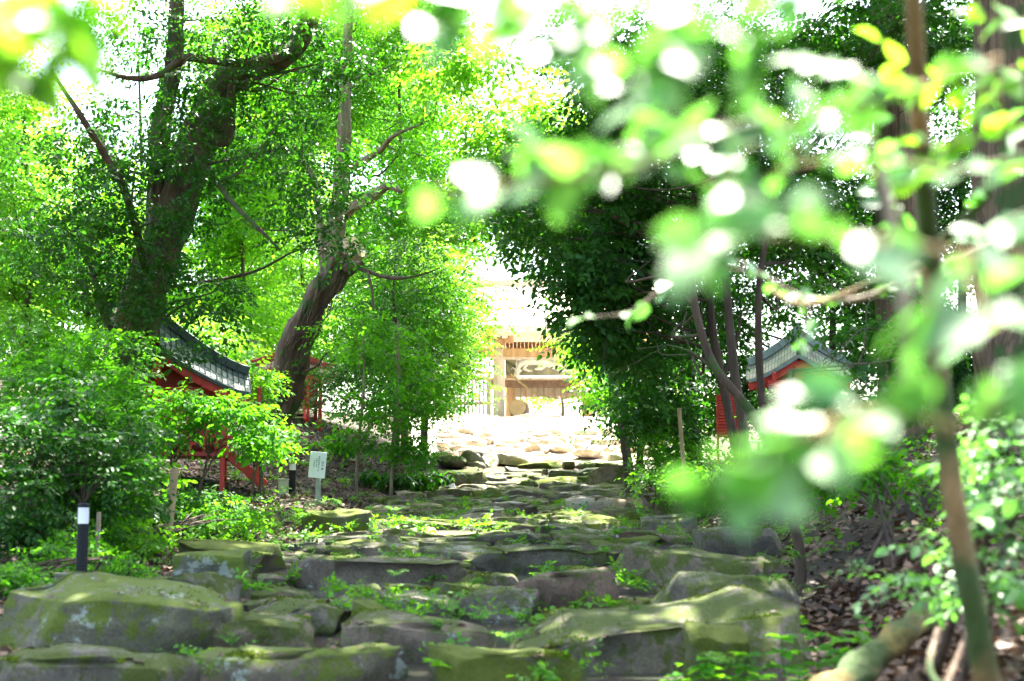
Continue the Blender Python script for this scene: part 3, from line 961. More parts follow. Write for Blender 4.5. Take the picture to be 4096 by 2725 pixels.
shrub(1, "tall dark leafed shrub filling the left edge beside the first bollard", 40, 560, 14, [(30, 500, 14, 46, 46, .7, 34), (20, 430, 14.5, 40, 36, .8, 20), (75, 440, 14.5, 30, 30, .6, 14), (110, 490, 14.5, 36, 40, .6, 22), (70, 395, 14.8, 16, 26, .5, 6), (130, 440, 14.8, 18, 26, .4, 8)], M_LDARK)
shrub(2, "bright shrub top catching the sun above the dark one on the left", 60, 500, 18, [(20, 385, 18, 40, 26, 1, 18), (75, 372, 18.5, 26, 26, .7, 12), (105, 400, 18, 32, 30, .8, 16), (128, 375, 18, 16, 30, .5, 7), (45, 415, 17, 44, 20, .8, 18), (50, 345, 19, 14, 28, .5, 6), (98, 345, 19, 12, 26, .5, 5), (12, 340, 19, 14, 24, .5, 5), (135, 350, 19, 10, 24, .4, 3)], M_LMID, L=.09)
shrub(3, "dense shrub in front of the red shrine wall on the left", 130, 530, 17, [(120, 470, 17, 46, 34, .7, 34), (120, 420, 17.5, 45, 26, .7, 24), (100, 520, 15.5, 45, 30, .6, 22)], M_LMID, L=.08)
shrub(4, "spreading green spray hiding the porch roof of the left shrine", 190, 510, 19, [(185, 402, 19, 40, 8, .5, 11), (228, 410, 19, 24, 9, .5, 6), (165, 432, 19, 22, 12, .4, 6), (258, 436, 19, 14, 14, .4, 5)], M_LMID, L=.10)
shrub(5, "leafy shrub between the left shrine and the second bollard", 262, 500, 24, [(255, 385, 26, 22, 24, .7, 18), (262, 430, 25, 18, 26, .5, 14), (280, 450, 24.5, 14, 9, .3, 5)], M_LBRI, L=.10)
shrub(6, "low dark shrub at the foot of the left shrine steps", 190, 515, 19, [(180, 505, 19, 50, 10, .6, 18), (150, 510, 18, 40, 14, .6, 18)], M_LDARK, L=.08)
shrub(7, "low bright weeds and fern clump left of the wooden stake", 150, 540, 16, [(215, 515, 18, 40, 14, .6, 18), (140, 540, 15.5, 30, 14, .5, 14)], M_LBRI, L=.07)
shrub(8, "low shrub at the base of the first bollard", 100, 585, 12.6, [(115, 568, 12.8, 30, 14, .35, 12), (20, 590, 12, 30, 14, .4, 12), (60, 545, 13.2, 30, 16, .4, 8)], M_LMID, L=.055, crad=.18)
for i_, (px, bl, lab, m_) in enumerate([
        (360, [(368, 330, 28, 24, 30, .6, 10), (372, 400, 27.5, 34, 26, .6, 14), (350, 440, 27.5, 24, 12, .4, 6)], "thin sapling with a pale stem right of the signboard", M_LMID),
        (395, [(420, 400, 28.5, 36, 34, .8, 24), (400, 350, 28.5, 30, 30, .7, 12), (415, 445, 28, 28, 14, .5, 14)], "small broad leafed sapling left of the far steps", M_LMID)]):
    tree("sapling", lab, "tree", [[(px - 4, 492, 28, .035), (px - 1, 440, 28, .03), (px + 4, 380, 28, .025), (px + 3, 320, 28, .015)]], M_BARKL, bl, m_, .11, 10, .32, seed=140 + i_, frac=.4, rseg=7, r0=.02, wob=.1,
         group="thin saplings by the far steps")
# right side undergrowth
shrub(11, "undergrowth at the right edge of the far steps below the stake", 680, 495, 24, [(670, 450, 24, 34, 20, .8, 22), (700, 480, 22, 34, 16, .8, 18), (650, 470, 25, 16, 12, .5, 8)], M_LMID, grp="shrubs on the right bank", L=.08)
shrub(12, "dark shrub hiding the lower front of the right shrine", 800, 460, 24, [(800, 405, 24, 50, 22, .8, 26), (850, 430, 22, 50, 24, .8, 24)], M_LDARK, grp="shrubs on the right bank", L=.09)
shrub(13, "glossy leafed shrub on the right bank behind the foreground sapling", 880, 520, 11, [(880, 475, 12, 50, 22, .5, 16), (830, 470, 13.5, 40, 16, .5, 10)], M_LMID, grp="shrubs on the right bank", L=.075, per=7)
shrub(14, "white glinting small leafed shrub at the lower right edge", 985, 600, 6.2, [(1000, 500, 6.0, 34, 50, .3, 12), (905, 580, 6.8, 30, 22, .2, 4), (1005, 590, 5.6, 24, 40, .3, 7), (1010, 440, 5.6, 30, 30, .2, 6), (960, 540, 6.2, 20, 20, .2, 3)], M_LFOR, grp="shrubs on the right bank", L=.055, per=5, crad=.12)
shrub(15, "thin seedling with a spray of leaves beside the squared kerb block", 637, 510, 22, [(650, 478, 22, 12, 5, .2, 3), (636, 480, 22, 8, 4, .15, 2)], M_LYEL, grp="shrubs on the right bank", L=.10, per=4, crad=.12, stems=1, name="seedling")

print("foliage done")


# ------------------------------------------------------------------ ground leaves (litter) and weeds
def on_ground(n, x0, x1, d0, d1, rng, keep):
    x = rng.uniform(x0, x1, n); d = rng.uniform(d0, d1, n)
    k = keep(x, d)
    return x[k], d[k]


rg = np.random.default_rng(77)
xs, ds = [], []
for (n, x0, x1, d0, d1) in [(22000, -9, -2.4, 9, 40), (26000, 1, 9, 4.5, 36), (9000, 1, 4, 5, 12)]:
    a, b = on_ground(n, x0, x1, d0, d1, rg, lambda x, d: (x > xr(d) - .1) | (x < xl(d) + .1))
    xs.append(a); ds.append(b)
x = np.concatenate(xs); d = np.concatenate(ds)
n = len(x)
P = np.stack([x, d, G(x, d) - .01 + rg.uniform(0, .035, n)], 1)
A = rg.normal(size=(n, 3)); A[:, 2] *= .25
U = np.tile([0, 0, 1.], (n, 1)) + rg.normal(size=(n, 3)) * .45
tag(leafmesh("leaf_litter", P, A, U, rg.uniform(.035, .12, n), M_LITTER, None, 'leaf', 1.2), "brown dead leaves covering both banks", "leaf litter", kind="stuff")

# low weeds: clumps in joints between the steps and on the banks
cl = []
for k in range(230):
    d_ = rg.uniform(9.2, 27); x_ = rg.uniform(xl(d_) + .2, xr(d_) - .1)
    cl.append((x_, d_, .03, rg.uniform(.05, .13)))
for (px, py, d_, r_, n_) in [(480, 612, 10.9, .5, 9), (560, 615, 10.4, .4, 7), (240, 575, 12.4, .4, 6), (400, 590, 11.4, .5, 8), (600, 618, 10.3, .4, 6), (340, 585, 12, .4, 7),
                             (430, 640, 9.4, .4, 6), (210, 640, 9.5, .3, 5), (390, 625, 10.2, .3, 4), (650, 560, 13, .4, 5), (280, 530, 18, .8, 14), (330, 508, 21, .9, 22), (240, 545, 16.5, .8, 14),
                             (560, 655, 8.9, .3, 5), (370, 560, 15, .6, 8), (480, 500, 27, 1, 6), (680, 500, 22, .8, 16), (420, 520, 21, 1, 14), (100, 595, 11.5, .6, 12), (60, 620, 10.5, .4, 6)]:
    p = at(px, py, d_)
    for k in range(n_):
        cl.append((p.x + rg.normal() * r_ * .5, d_ + rg.normal() * r_ * .4, .06, rg.uniform(.06, .14)))
for k in range(500):
    sd_ = rg.random() < .5
    d_ = rg.uniform(8, 30)
    x_ = xl(d_) - rg.uniform(0, 3.5) if sd_ else xr(d_) + rg.uniform(0, 3.5)
    cl.append((x_, d_, .05, rg.uniform(.06, .16)))
C = np.array([(a, b, Gz(a, b) + c_ + .03) for a, b, c_, r_ in cl]); R_ = np.array([c_[3] for c_ in cl])
P, A, U, Ls, v = sprigs(C, 5, R_, .045, 5, .35, -.25, .4, rng=rg)
Ls = Ls * rg.choice([.5, .8, 1.2, 1.7], len(C))[np.repeat(np.arange(len(C)), len(Ls) // len(C))]
tag(leafmesh("weeds", P, A, U, Ls, M_FERN, None, 'leaf', 1.1, v), "small green weeds and moss plants in the joints of the steps", "weeds", kind="stuff")


TP = np.concatenate(TOPS)
n = 52000
P = TP[rg.integers(len(TP), size=n)] + rg.normal(size=(n, 3)) * np.array([.02, .02, .003])
k = fb(P * 3.1 + 4, 3) > .02
P = P[k]; n = len(P)
A = rg.normal(size=(n, 3)) * .8 + np.array([0, 0, .9])
M_MOSS = leafmat("moss_tuft", (.05, .08, .008), (.13, .18, .012), (.10, .18, .01), .8, .2, .1)
tag(leafmesh("moss", P - np.array([0, 0, .003]), A, rg.normal(size=(n, 3)), rg.uniform(.008, .022, n), M_MOSS, None, 'rh', 1.6), "cushions of green moss on the near stones", "moss", kind="stuff")
n = 420
P = TP[rg.integers(len(TP), size=n)] + np.array([0, 0, .008])
A = rg.normal(size=(n, 3)); A[:, 2] *= .15
tag(leafmesh("fallen_leaves", P, A, np.tile([0, 0, 1.], (n, 1)) + rg.normal(size=(n, 3)) * .3, rg.uniform(.03, .075, n), M_LITTER, None, 'leaf', 1.2), "single dead leaves fallen on the near step stones", "fallen leaves", kind="stuff")


def fern(px, py, d_, L, nfr, lab, seed, mat=M_FERN, name="fern", lift=.05, wide=.28, cat="plant", grp="small plants among the stones", zoff=None):
    rng = np.random.default_rng(seed)
    p = at(px, py, d_)
    z = p.z if zoff is None else Gz(p.x, d_) + zoff
    t = thing(name, lab, cat, (p.x, d_, z), grp)
    mb = MB()
    PP, AA, UU, LL = [], [], [], []
    for k in range(nfr):
        az = rng.uniform(0, 2 * pi)
        dr = np.array([cos(az), sin(az) * .8, 0])
        l_ = L * rng.uniform(.6, 1.1)
        pts = [np.array([p.x, d_, z]) + dr * l_ * s + np.array([0, 0, l_ * (1.0 * s - .75 * s * s) + lift * s]) for s in np.linspace(0, 1, 9)]
        mb.tube(pts, [.004 * (1 - .7 * j / 9) for j in range(9)], 4)
        sd_ = np.array([-dr[1], dr[0], 0])
        for j in range(2, 9):
            for sg in (-1, 1):
                PP.append(pts[j]); AA.append(dr * .45 + sd_ * sg + np.array([0, 0, -.12]) + rng.normal(size=3) * .08)
                UU.append([rng.normal() * .2, rng.normal() * .2, 1]); LL.append(l_ * wide * (1.15 - j / 10))
    mb.build("stalks", M_FERN, t)
    leafmesh("fronds", np.array(PP), np.array(AA), np.array(UU), np.array(LL), mat, t, 'leaf', .9)
    return t


for k, (px, py, d_, L, nf, lab) in enumerate([
        (480, 622, 10.2, .16, 7, "bright fern tuft in the joint above the squared block"),
        (505, 640, 9.3, .10, 5, "small fern beside the left end of the huge slab"),
        (440, 630, 9.8, .13, 6, "fern tuft at the foot of the squared block's right side"),
        (470, 588, 11.3, .16, 6, "dark fern growing on the rusty brown stone"),
        (395, 578, 12.2, .14, 6, "fern in the joint above the domed stone"),
        (232, 645, 9.3, .12, 6, "tiny fern at the lower right foot of the largest boulder"),
        (575, 610, 10.6, .13, 6, "fern row plant below the bare brownish block"),
        (635, 612, 10.2, .12, 6, "fern at the left foot of the peaked stone"),
        (300, 560, 13.1, .12, 5, "fern at the left end of the long reddish slab"),
        (300, 520, 20, .22, 8, "sunny fern between the two mossy boulders"),
        (340, 506, 20.4, .25, 8, "sunny fern on top of the boulder below the signboard"),
        (250, 562, 13.2, .14, 6, "fern on the right shoulder of the lichened boulder"),
        (560, 572, 13.0, .10, 5, "fern behind the bare brownish block"),
        (395, 512, 21, .18, 6, "fern on the left edge of the middle steps"),
        (730, 668, 8.5, .2, 9, "broad fern in front of the sun speckled rock"),
        (770, 585, 10.2, .18, 7, "dark fern on the right end of the peaked stone"),
        (800, 560, 11.8, .18, 7, "fern at the base of the short shaded tree"),
        (215, 532, 16.8, .2, 8, "fern behind the flat mossy slab")]):
    fern(px, py, d_, L, nf, lab, 400 + k, M_FERN if k % 3 else M_LBRI, lift=.03)


def herb(px, py, d_, h, nl, L, lab, seed, mat=M_LBRI):
    """upright herb: stem with whorls of pointed leaves"""
    rng = np.random.default_rng(seed)
    p = at(px, py, d_)
    z = Gz(p.x, d_)
    t = thing("broad_leaved_herb", lab, "plant", (p.x, d_, z), "leafy plants in the lower right corner")
    mb = MB()
    top = np.array([p.x + rng.uniform(-.03, .03), d_, z + h])
    mb.tube([(p.x, d_, z - .03), tuple(top)], [.006, .003], 5)
    PP, AA, UU, LL = [], [], [], []
    for lv in range(3):
        c0 = np.array([p.x, d_, z]) + (top - np.array([p.x, d_, z])) * (.45 + .27 * lv)
        for k in range(nl):
            az = 2 * pi * k / nl + lv * .6 + rng.normal() * .2
            PP.append(c0); AA.append([cos(az), sin(az), .15 + rng.normal() * .15]); UU.append([rng.normal() * .2, rng.normal() * .2, 1]); LL.append(L * rng.uniform(.7, 1.1) * (1 - .15 * lv))
    mb.build("stem", mat, t)
    leafmesh("leaves", np.array(PP), np.array(AA), np.array(UU), np.array(LL), mat, t, 'leaf', 1.15)


for k, (px, d_, h, L, lab) in enumerate([(705, 8.8, .2, .15, "leafy herb at the foot of the sun speckled rock, leftmost of the patch"), (742, 8.6, .26, .17, "leafy herb with the widest leaves in the lower right patch"),
                                         (785, 8.75, .34, .17, "tallest pointed leaf herb in the lower right patch"), (818, 8.9, .32, .15, "herb beside the upper end of the mossy log"),
                                         (765, 8.4, .18, .15, "low herb at the bottom edge, right of centre"), (838, 8.6, .25, .15, "herb nearest the mossy log"),
                                         (676, 8.7, .12, .13, "smallest herb of the lower right patch"), (800, 8.4, .2, .15, "herb in front of the tallest one, lower right patch"), (950, 5.2, .15, .1, "herb beside the foot of the foreground sapling")]):
    herb(px, 640, d_, h, 7, L, lab, 500 + k)

# aspidistra-like strap leaves under the saplings
def strap(px, py, d_, n, L, lab, seed):
    rng = np.random.default_rng(seed)
    p = at(px, py, d_)
    z = Gz(p.x, d_)
    PP, AA, UU, LL = [], [], [], []
    t = thing("strap_leaved_plant", lab, "plant", (p.x, d_, z), "dark strap leaved plants left of the far steps")
    V, Q, va = [], [], []
    for k in range(n):
        az = rng.uniform(0, 2 * pi); l_ = L * rng.uniform(.6, 1.1); w = .045
        b = np.array([p.x + rng.normal() * .15, d_ + rng.normal() * .15, z])
        dr = np.array([cos(az), sin(az), 0]); sd_ = np.array([-dr[1], dr[0], 0])
        i0 = len(V)
        vv = rng.random()
        for j in range(7):
            s = j / 6
            c0 = b + dr * l_ * .75 * s + np.array([0, 0, l_ * (1.5 * s - 1.25 * s * s)])
            ww = w * (sin(pi * min(1, .12 + s * .88)) ** .7)
            V.append(c0 - sd_ * ww); V.append(c0 + sd_ * ww); va += [vv, vv]
            if j: Q.append([i0 + 2 * j - 2, i0 + 2 * j - 1, i0 + 2 * j + 1, i0 + 2 * j])
    mk("leaves", V, [Q], M_LDARK, t, va, smooth=True)


for k, (px, py, d_, lab) in enumerate([(375, 470, 30, "leftmost clump of dark strap leaves below the second red shrine"), (400, 478, 30, "clump of dark strap leaves in deep shade by the broad leafed sapling"),
                                       (422, 478, 30.5, "clump of strap leaves overhanging the wide flat slab"), (345, 440, 33, "clump of strap leaves in front of the second red shrine"),
                                       (435, 470, 31.5, "clump of strap leaves nearest the sunlit steps")]):
    strap(px, py, d_, 34, .8, lab, 600 + k)


# ------------------------------------------------------------------ shrines
def shrine(loc, rz, w, dp, hw, hr, label, roofm, capm, name="shrine_building", x0=0.0, louvre=False, side=False, band=.6):
    """local: front faces -Y; ridge along Y; gable facing the viewer; x0 shifts the ridge sideways"""
    t = thing(name, label, "shrine", loc, "small red shrines")
    t.rotation_euler = (0, 0, rz)

    def B(mb, name, mat, parent=None, smooth=False):
        o = mk(name, np.concatenate(mb.v), [np.concatenate(mb.q) if mb.q else [], np.concatenate(mb.t) if mb.t else []], mat, None, smooth=smooth)
        o.parent = parent or t
        return o
    mb = MB(); mb.box((0, 0, .42), (w * 1.12, dp * 1.15, .08)); B(mb, "floor", M_REDD)
    for sx in (-1, 1):
        for sy in (-1, 1):
            mb = MB(); mb.box((sx * w * .5, sy * dp * .5, hw / 2 - .2), (.09, .09, hw + .4)); B(mb, "post", M_RED)
    mb = MB(); mb.box((0, .02, .46 + (hw - .46) / 2), (w - .1, dp - .08, hw - .48))
    for k in range(7): mb.box((-w * .42 + k * w * .14, -dp * .5 + .02, .46 + (hw - .46) / 2), (.03, .05, hw - .5))
    B(mb, "wall", M_REDD)
    for sy in (-1, 1):
        mb = MB(); mb.box((0, sy * dp * .5, hw - .03), (w + .25, .07, .09)); B(mb, "tie_beam", M_RED)
    for sx in (-1, 1):
        mb = MB(); mb.box((sx * w * .5, 0, hw + .05), (.07, dp + .5, .09)); B(mb, "wall_plate", M_RED)
    if not side:
        mb = MB(); mb.box((0, -dp * .5 - .02, .46 + (hw - .46) * .45), (w * .36, .03, (hw - .46) * .8))
        for k in range(5): mb.box((0, -dp * .5 - .045, .6 + k * (hw - .7) * .2), (w * .36, .02, .025))
        B(mb, "door", M_RED)
    n = 9
    half = w * .77
    front, back = -dp * .5 - .28, dp * .5 + .3

    def pr(sx, s_):
        return x0 + sx * (half - sx * x0) * s_, hr * (1 - s_) ** 1.35
    for sx in (-1, 1):
        V = []; Q = []
        for j in range(n):
            x_, z_ = pr(sx, j / (n - 1))
            for (yy, dz) in ((front, 0), (back, 0), (back, -.06), (front, -.06)):
                V.append((x_, yy, hw + band + .08 + z_ + dz))
        for j in range(n - 1):
            for k in range(4):
                k2 = (k + 1) % 4
                Q.append([4 * j + k, 4 * j + k2, 4 * j + 4 + k2, 4 * j + 4 + k])
        Q.append([0, 3, 2, 1]); e = 4 * (n - 1); Q.append([e, e + 1, e + 2, e + 3])
        rf = mk("roof", V, [Q], roofm, None); rf.parent = t
        # steep skirt of sheet metal over the gable, sloping out toward the front
        V = []; Q = []
        fo = band * .75
        for j in range(n):
            s_ = j / (n - 1)
            x_, z_ = pr(sx, s_)
            V.append((x_, front + .03, hw + band + .04 + z_)); V.append((x_ + sx * .05, front - fo, hw + .06 + z_ * .8))
            V.append((x_, front + .06, hw + band + z_)); V.append((x_ + sx * .05, front - fo + .03, hw + .02 + z_ * .8))
        for j in range(n - 1):
            a = 4 * j
            Q += [[a, a + 1, a + 5, a + 4], [a + 2, a + 6, a + 7, a + 3], [a + 1, a + 3, a + 7, a + 5]]
        sk = mk("roof_skirt", V, [Q], roofm, None); sk.parent = t
        mb = MB()
        for j in range(0, 2 * n - 1):
            s_ = j / (2 * n - 2)
            x_, z_ = pr(sx, s_)
            mb.tube([(x_, front + .02, hw + band + .05 + z_), (x_ + sx * .05, front - fo, hw + .075 + z_ * .8)], .010, 4)
        for f_ in (.33, .66):
            mb.tube([(pr(sx, j / (n - 1))[0] + sx * .05 * f_, front + .03 - (fo + .03) * f_, hw + .05 + band * (1 - f_) + pr(sx, j / (n - 1))[1] * (1 - .2 * f_)) for j in range(n)], .009, 4)
        B(mb, "seam", capm, sk)
        for nm, mt, yy, dz, k_, ww, hh in (("verge", capm, front, .10 + band, 1, .10, .15), ("lower_verge", capm, front - fo, .03, .8, .05, .07), ("bargeboard", M_RED, front - fo + .08, -.08, .8, .05, .14)):
            mb = MB()
            for j in range(n - 1):
                a, b = pr(sx, j / (n - 1)), pr(sx, (j + 1) / (n - 1))
                mb.beam((a[0], yy, hw + dz + a[1] * k_), (b[0], yy, hw + dz + b[1] * k_), ww, hh)
            B(mb, nm, mt, rf)
        mb = MB()
        for yy in np.arange(front + .1, back, .16):
            a, b = pr(sx, .45), pr(sx, 1)
            mb.beam((a[0], yy, hw - .03 + band + a[1]), (b[0] * .98, yy, hw - .01 + band * .6 + b[1]), .035, .05)
        B(mb, "rafter", M_RED)
    mb = MB()
    top = hw + band + hr
    mb.beam((x0, front - .06, top + .12), (x0, back + .1, top + .12), .18, .16)
    mb.beam((x0, front - .12, top + .23), (x0, back + .16, top + .23), .1, .08)
    B(mb, "ridge", capm)
    V = [(-half, -dp * .5, hw - .1), (half, -dp * .5, hw - .1), (x0, -dp * .5, top), (-half, -dp * .5 + .05, hw - .1), (half, -dp * .5 + .05, hw - .1), (x0, -dp * .5 + .05, top)]
    gb = mk("gable", V, [np.array([[0, 1, 4, 3], [1, 2, 5, 4], [2, 0, 3, 5]]), np.array([[0, 2, 1], [3, 4, 5]])], M_REDD, None); gb.parent = t
    mb = MB(); mb.box((x0, front - band * .72, hw + hr * .8 - .32), (.17, .05, .32)); B(mb, "pendant", M_RED)
    mb = MB(); mb.box((x0, -dp * .5 - .03, hw + hr * .35), (.10, .06, hr * .6)); B(mb, "gable_strut", M_RED)
    mb = MB(); mb.box((0, -dp * .5 - .035, hw + .14), (w * .8, .06, .09)); B(mb, "gable_beam", M_RED)
    # stairs toward the front, or toward +X when the shrine faces the path
    def T(a, b, c):   # along the stair, across, up
        return (w * .5 + a, -dp * .12 + b, c) if side else (b, -dp * .5 - a, c)
    for sg in (-1, 1):
        mb = MB(); mb.beam(T(.06, sg * .42, .46), T(.75, sg * .42, -.12), .06, .17); B(mb, "stair_stringer", M_RED)
        mb = MB(); mb.box(T(.62, sg * .5, (hw + .1) * .5), (.075, .075, hw + .3)); B(mb, "porch_post", M_RED)
    for k in range(4):
        mb = MB(); mb.box(T(.16 + k * .17, 0, .38 - k * .13), (.16, .78, .035) if side else (.78, .16, .035)); B(mb, "stair_tread", M_WOOD)
    mb = MB(); mb.box(T(.62, 0, hw - .02), (.07, 1.25, .1) if side else (1.25, .07, .1)); B(mb, "porch_beam", M_RED)
    if side:   # side rail with balusters
        mb = MB()
        mb.box((w * .30, -dp * .5 - .12, .72), (w * .62, .04, .05)); mb.box((w * .30, -dp * .5 - .12, .60), (w * .62, .03, .03))
        for k in range(5): mb.box((w * .02 + k * w * .14, -dp * .5 - .12, .58), (.04, .04, .28))
        B(mb, "railing", M_RED)
    if louvre:
        mb = MB()
        for k in range(12): mb.box((-w * .5 - .06, -.05, .55 + k * .065), (.03, dp * .8, .05))
        mb.box((-w * .5 - .03, -.05, .9), (.02, dp * .85, .8))
        B(mb, "louvre_panel", M_RED)
        mb = MB()
        for k in range(14): mb.box((-w * .5 - .78, -dp * .5 - .35, .40 + k * .062), (.34, .05, .045))
        mb.box((-w * .5 - .78, -dp * .5 - .31, .82), (.36, .02, .90))
        for sg in (-.2, .2): mb.box((-w * .5 - .78 + sg, -dp * .5 - .31, .55), (.05, .06, 1.5))
        B(mb, "shutter", M_RED)
    return t


c0_ = at(180, 400, 25.8)
shrine((c0_.x, 25.8, Gz(c0_.x, 25.8) + .0), radians(10), 1.6, 1.5, 1.42, .98, "red wooden shrine under a steep grey and dark green roof, behind left shrubs", M_ROOF, M_ROOFG, x0=-.34, side=True, band=.36)
x_ = at(283, 400, 37).x
shrine((x_, 37.4, Gz(x_, 37.2) - .1), radians(12), 1.7, 1.6, 1.0, .45, "second red shrine partly hidden behind the broken tree trunk", M_ROOFY, M_REDD, band=.2)
x_ = at(802, 400, 29).x
shrine((x_, 29.6, at(802, 456, 29).z), radians(-8), 1.3, 1.5, 1.45, .62, "red shrine with louvred shutters and a stained metal roof on the right bank", M_ROOFY, M_ROOF, louvre=True, band=.34)
# white offering board before the right shrine
p = at(752, 442, 28.0)
t = thing("offering_table", "small white topped table standing before the right shrine", "table", (p.x, 28.0, p.z - .3))
mb = MB(); mb.box((p.x, 28.0, p.z), (.32, .22, .03)); mb.build("top", M_WHITE, t)
for sx in (-1, 1):
    mb = MB(); mb.box((p.x + sx * .13, 28.0, p.z - .25), (.03, .18, .46)); mb.build("leg", M_REDD, t)

# ------------------------------------------------------------------ gate
GD = 62.0


def gate():
    gz = 4.52
    L_, Rr = at(499, 400, GD).x, at(602, 400, GD).x
    zb = lambda y: at(500, y, GD).z
    t = thing("temple_gate", "weathered timber gate with a dragon carving, at the head of the steps", "gate", ((L_ + Rr) / 2, GD, gz))
    for x in (L_, Rr):
        mb = MB(); mb.tube([(x, GD, gz - .1), (x, GD, zb(349))], .26, 18); mb.box((x, GD, gz + .1), (.8, .8, .25)); mb.build("post", M_WOODP, t, smooth=False)
        mb = MB()
        mb.box((x, GD - .05, zb(346)), (.55, .6, .25)); mb.box((x, GD - .1, zb(341)), (1.3, .35, .18)); mb.box((x, GD - .3, zb(344)), (.3, 1.2, .2))
        for s in (-.5, 0, .5): mb.box((x + s, GD - .1, zb(338)), (.28, .4, .16))
        mb.build("bracket", M_WOOD, t)
        mb = MB(); mb.tube([(x + (.52 if x == L_ else -.52), GD + 2.2, gz - .1), (x + (.52 if x == L_ else -.52), GD + 2.2, zb(345))], .24, 16); mb.build("rear_post", M_WOOD, t)
    mb = MB(); mb.box(((L_ + Rr) / 2, GD, zb(353)), (Rr - L_ + 2.2, .4, .40)); mb.build("lintel", M_WOOD, t)
    mb = MB(); mb.box(((L_ + Rr) / 2, GD - .02, zb(358.5)), (Rr - L_ + .6, .34, .1)); mb.build("lintel_edge", M_WOODP, t)
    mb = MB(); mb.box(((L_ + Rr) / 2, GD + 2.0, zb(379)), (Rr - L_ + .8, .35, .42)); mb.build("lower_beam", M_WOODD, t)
    mb = MB(); mb.box(((L_ + Rr) / 2, GD + 1.9, zb(375.5)), (Rr - L_ + .8, .3, .10)); mb.build("lower_beam_edge", M_WOODP, t)
    # plank band above lintel
    mb = MB()
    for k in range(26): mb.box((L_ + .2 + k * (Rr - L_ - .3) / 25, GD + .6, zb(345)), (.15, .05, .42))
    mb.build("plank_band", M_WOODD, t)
    # sagging painted hanging
    V = []; Q = []
    nx_, nz_ = 24, 10
    for j in range(nz_ + 1):
        for i_ in range(nx_ + 1):
            u = i_ / nx_; s = j / nz_
            x = L_ + .28 + u * (Rr - L_ - .5)
            low = zb(374) + .25 * sin(pi * u) * 0 + (.5 * (1 - u / .25) if u < .25 else 0) * 0
            z = zb(359) + (low - zb(359)) * s
            V.append((x, GD + .5 + .3 * s + .05 * sin(u * 40), z))
    for j in range(nz_):
        for i_ in range(nx_):
            a = j * (nx_ + 1) + i_
            Q.append([a, a + 1, a + nx_ + 2, a + nx_ + 1])
    hg = mk("painted_hanging", V, [Q], M_CLOTH, t)
    mb = MB()
    for (px, py) in ((530, 363), (549, 362), (578, 363)):
        c0 = at(px, py, GD + .38)
        pts = [c0 + Vector((.05 * a * .12 * cos(a), 0, .05 * a * .12 * sin(a) * 1.0)) * 4 for a in np.linspace(.5, 9, 26)]
        mb.tube(pts, .02, 5)
    mb.build("swirl", M_SWIRL, hg)
    # gathered curtain at the left
    V = []; Q = []
    for j in range(9):
        s = j / 8
        for i_ in range(13):
            u = i_ / 12
            x = L_ + .27 + u * (1.25 * (s ** 1.3) + .05) * (1 if s < .9 else .95)
            V.append((x, GD + .30 + .05 * sin(u * 26), zb(359) + (zb(373.5) - zb(359)) * s))
    for j in range(8):
        for i_ in range(12):
            a = j * 13 + i_
            Q.append([a, a + 1, a + 14, a + 13])
    mk("gathered_curtain", V, [Q], M_CLOTH, t)
    # dragon carving: generic serpent with crest spines
    mb = MB()
    pp = [(517, 372), (519, 366), (524, 362.5), (532, 361.5), (541, 362), (550, 364), (559, 367.5), (568, 370), (580, 371), (590, 369)]
    pts = cr([tuple(at(a, b, GD + .15)) for a, b in pp], 4)
    rr = [.10 + .07 * sin(pi * j / len(pts)) for j in range(len(pts))]
    mb.tube(pts, rr, 10)
    dg = mb.build("dragon_carving", M_DRAG, t, smooth=True)
    mb = MB()
    for j in range(2, len(pts) - 1):
        p0 = Vector(pts[j])
        for f_ in (0, .5):
            q0 = p0.lerp(Vector(pts[j + 1]), f_)
            mb.tube([q0 + Vector((0, 0, rr[j] * .8)), q0 + Vector((.07, 0, rr[j] + .12))], [.035, .006], 4)
    mb.build("crest", M_DRAG, dg)
    mb = MB()
    h0 = at(517, 372, GD + .1)
    mb.tube(cr([tuple(h0 + Vector((.12, 0, .15))), tuple(h0), tuple(h0 + Vector((0, -.1, -.2))), tuple(h0 + Vector((.12, -.15, -.3)))], 3), [.13, .15, .14, .12, .11, .12, .11, .09, .08, .05], 8)
    mb.tube([h0 + Vector((0, 0, .1)), h0 + Vector((-.03, 0, .4)), h0 + Vector((.03, 0, .62))], [.04, .03, .006], 5)
    mb.tube([h0 + Vector((-.05, 0, .1)), h0 + Vector((-.2, 0, .2)), h0 + Vector((-.26, 0, .1))], [.04, .03, .006], 5)
    mb.build("head", M_DRAG, dg)
    for (a, b, c0, d0, e0, f0) in ((526, 365, 524, 369, 530, 371), (545, 365, 541, 369, 535, 369)):
        mb = MB(); mb.tube([at(a, b, GD + .15), at(c0, d0, GD + .05), at(e0, f0, GD)], [.09, .07, .05], 7)
        for s in (-.06, 0, .06): mb.tube([at(e0, f0, GD), at(e0, f0, GD) + Vector((.12, -.05, s))], [.03, .008], 4)
        mb.build("leg", M_DRAG, dg)
    # lattice transom
    mb = MB()
    za, zc = zb(382), zb(393)
    for k in range(22): mb.box((L_ + .7 + k * .26, GD + 2.0, (za + zc) / 2 - .05), (.07, .06, za - zc + .15))
    mb.build("lattice_transom", M_WOOD, t)
    mb = MB(); mb.box(((L_ + Rr) / 2 + .1, GD + 2.1, (za + zc) / 2 + .03), (Rr - L_ - .5, .04, za - zc - .02)); mb.box(((L_ + Rr) / 2, GD + 2.05, zc), (Rr - L_, .1, .08)); mb.build("transom_board", M_WOODP, t)
    # roof: broad curved eaves, ridge along X
    xa, xb = L_ - 3.0, Rr + 3.0
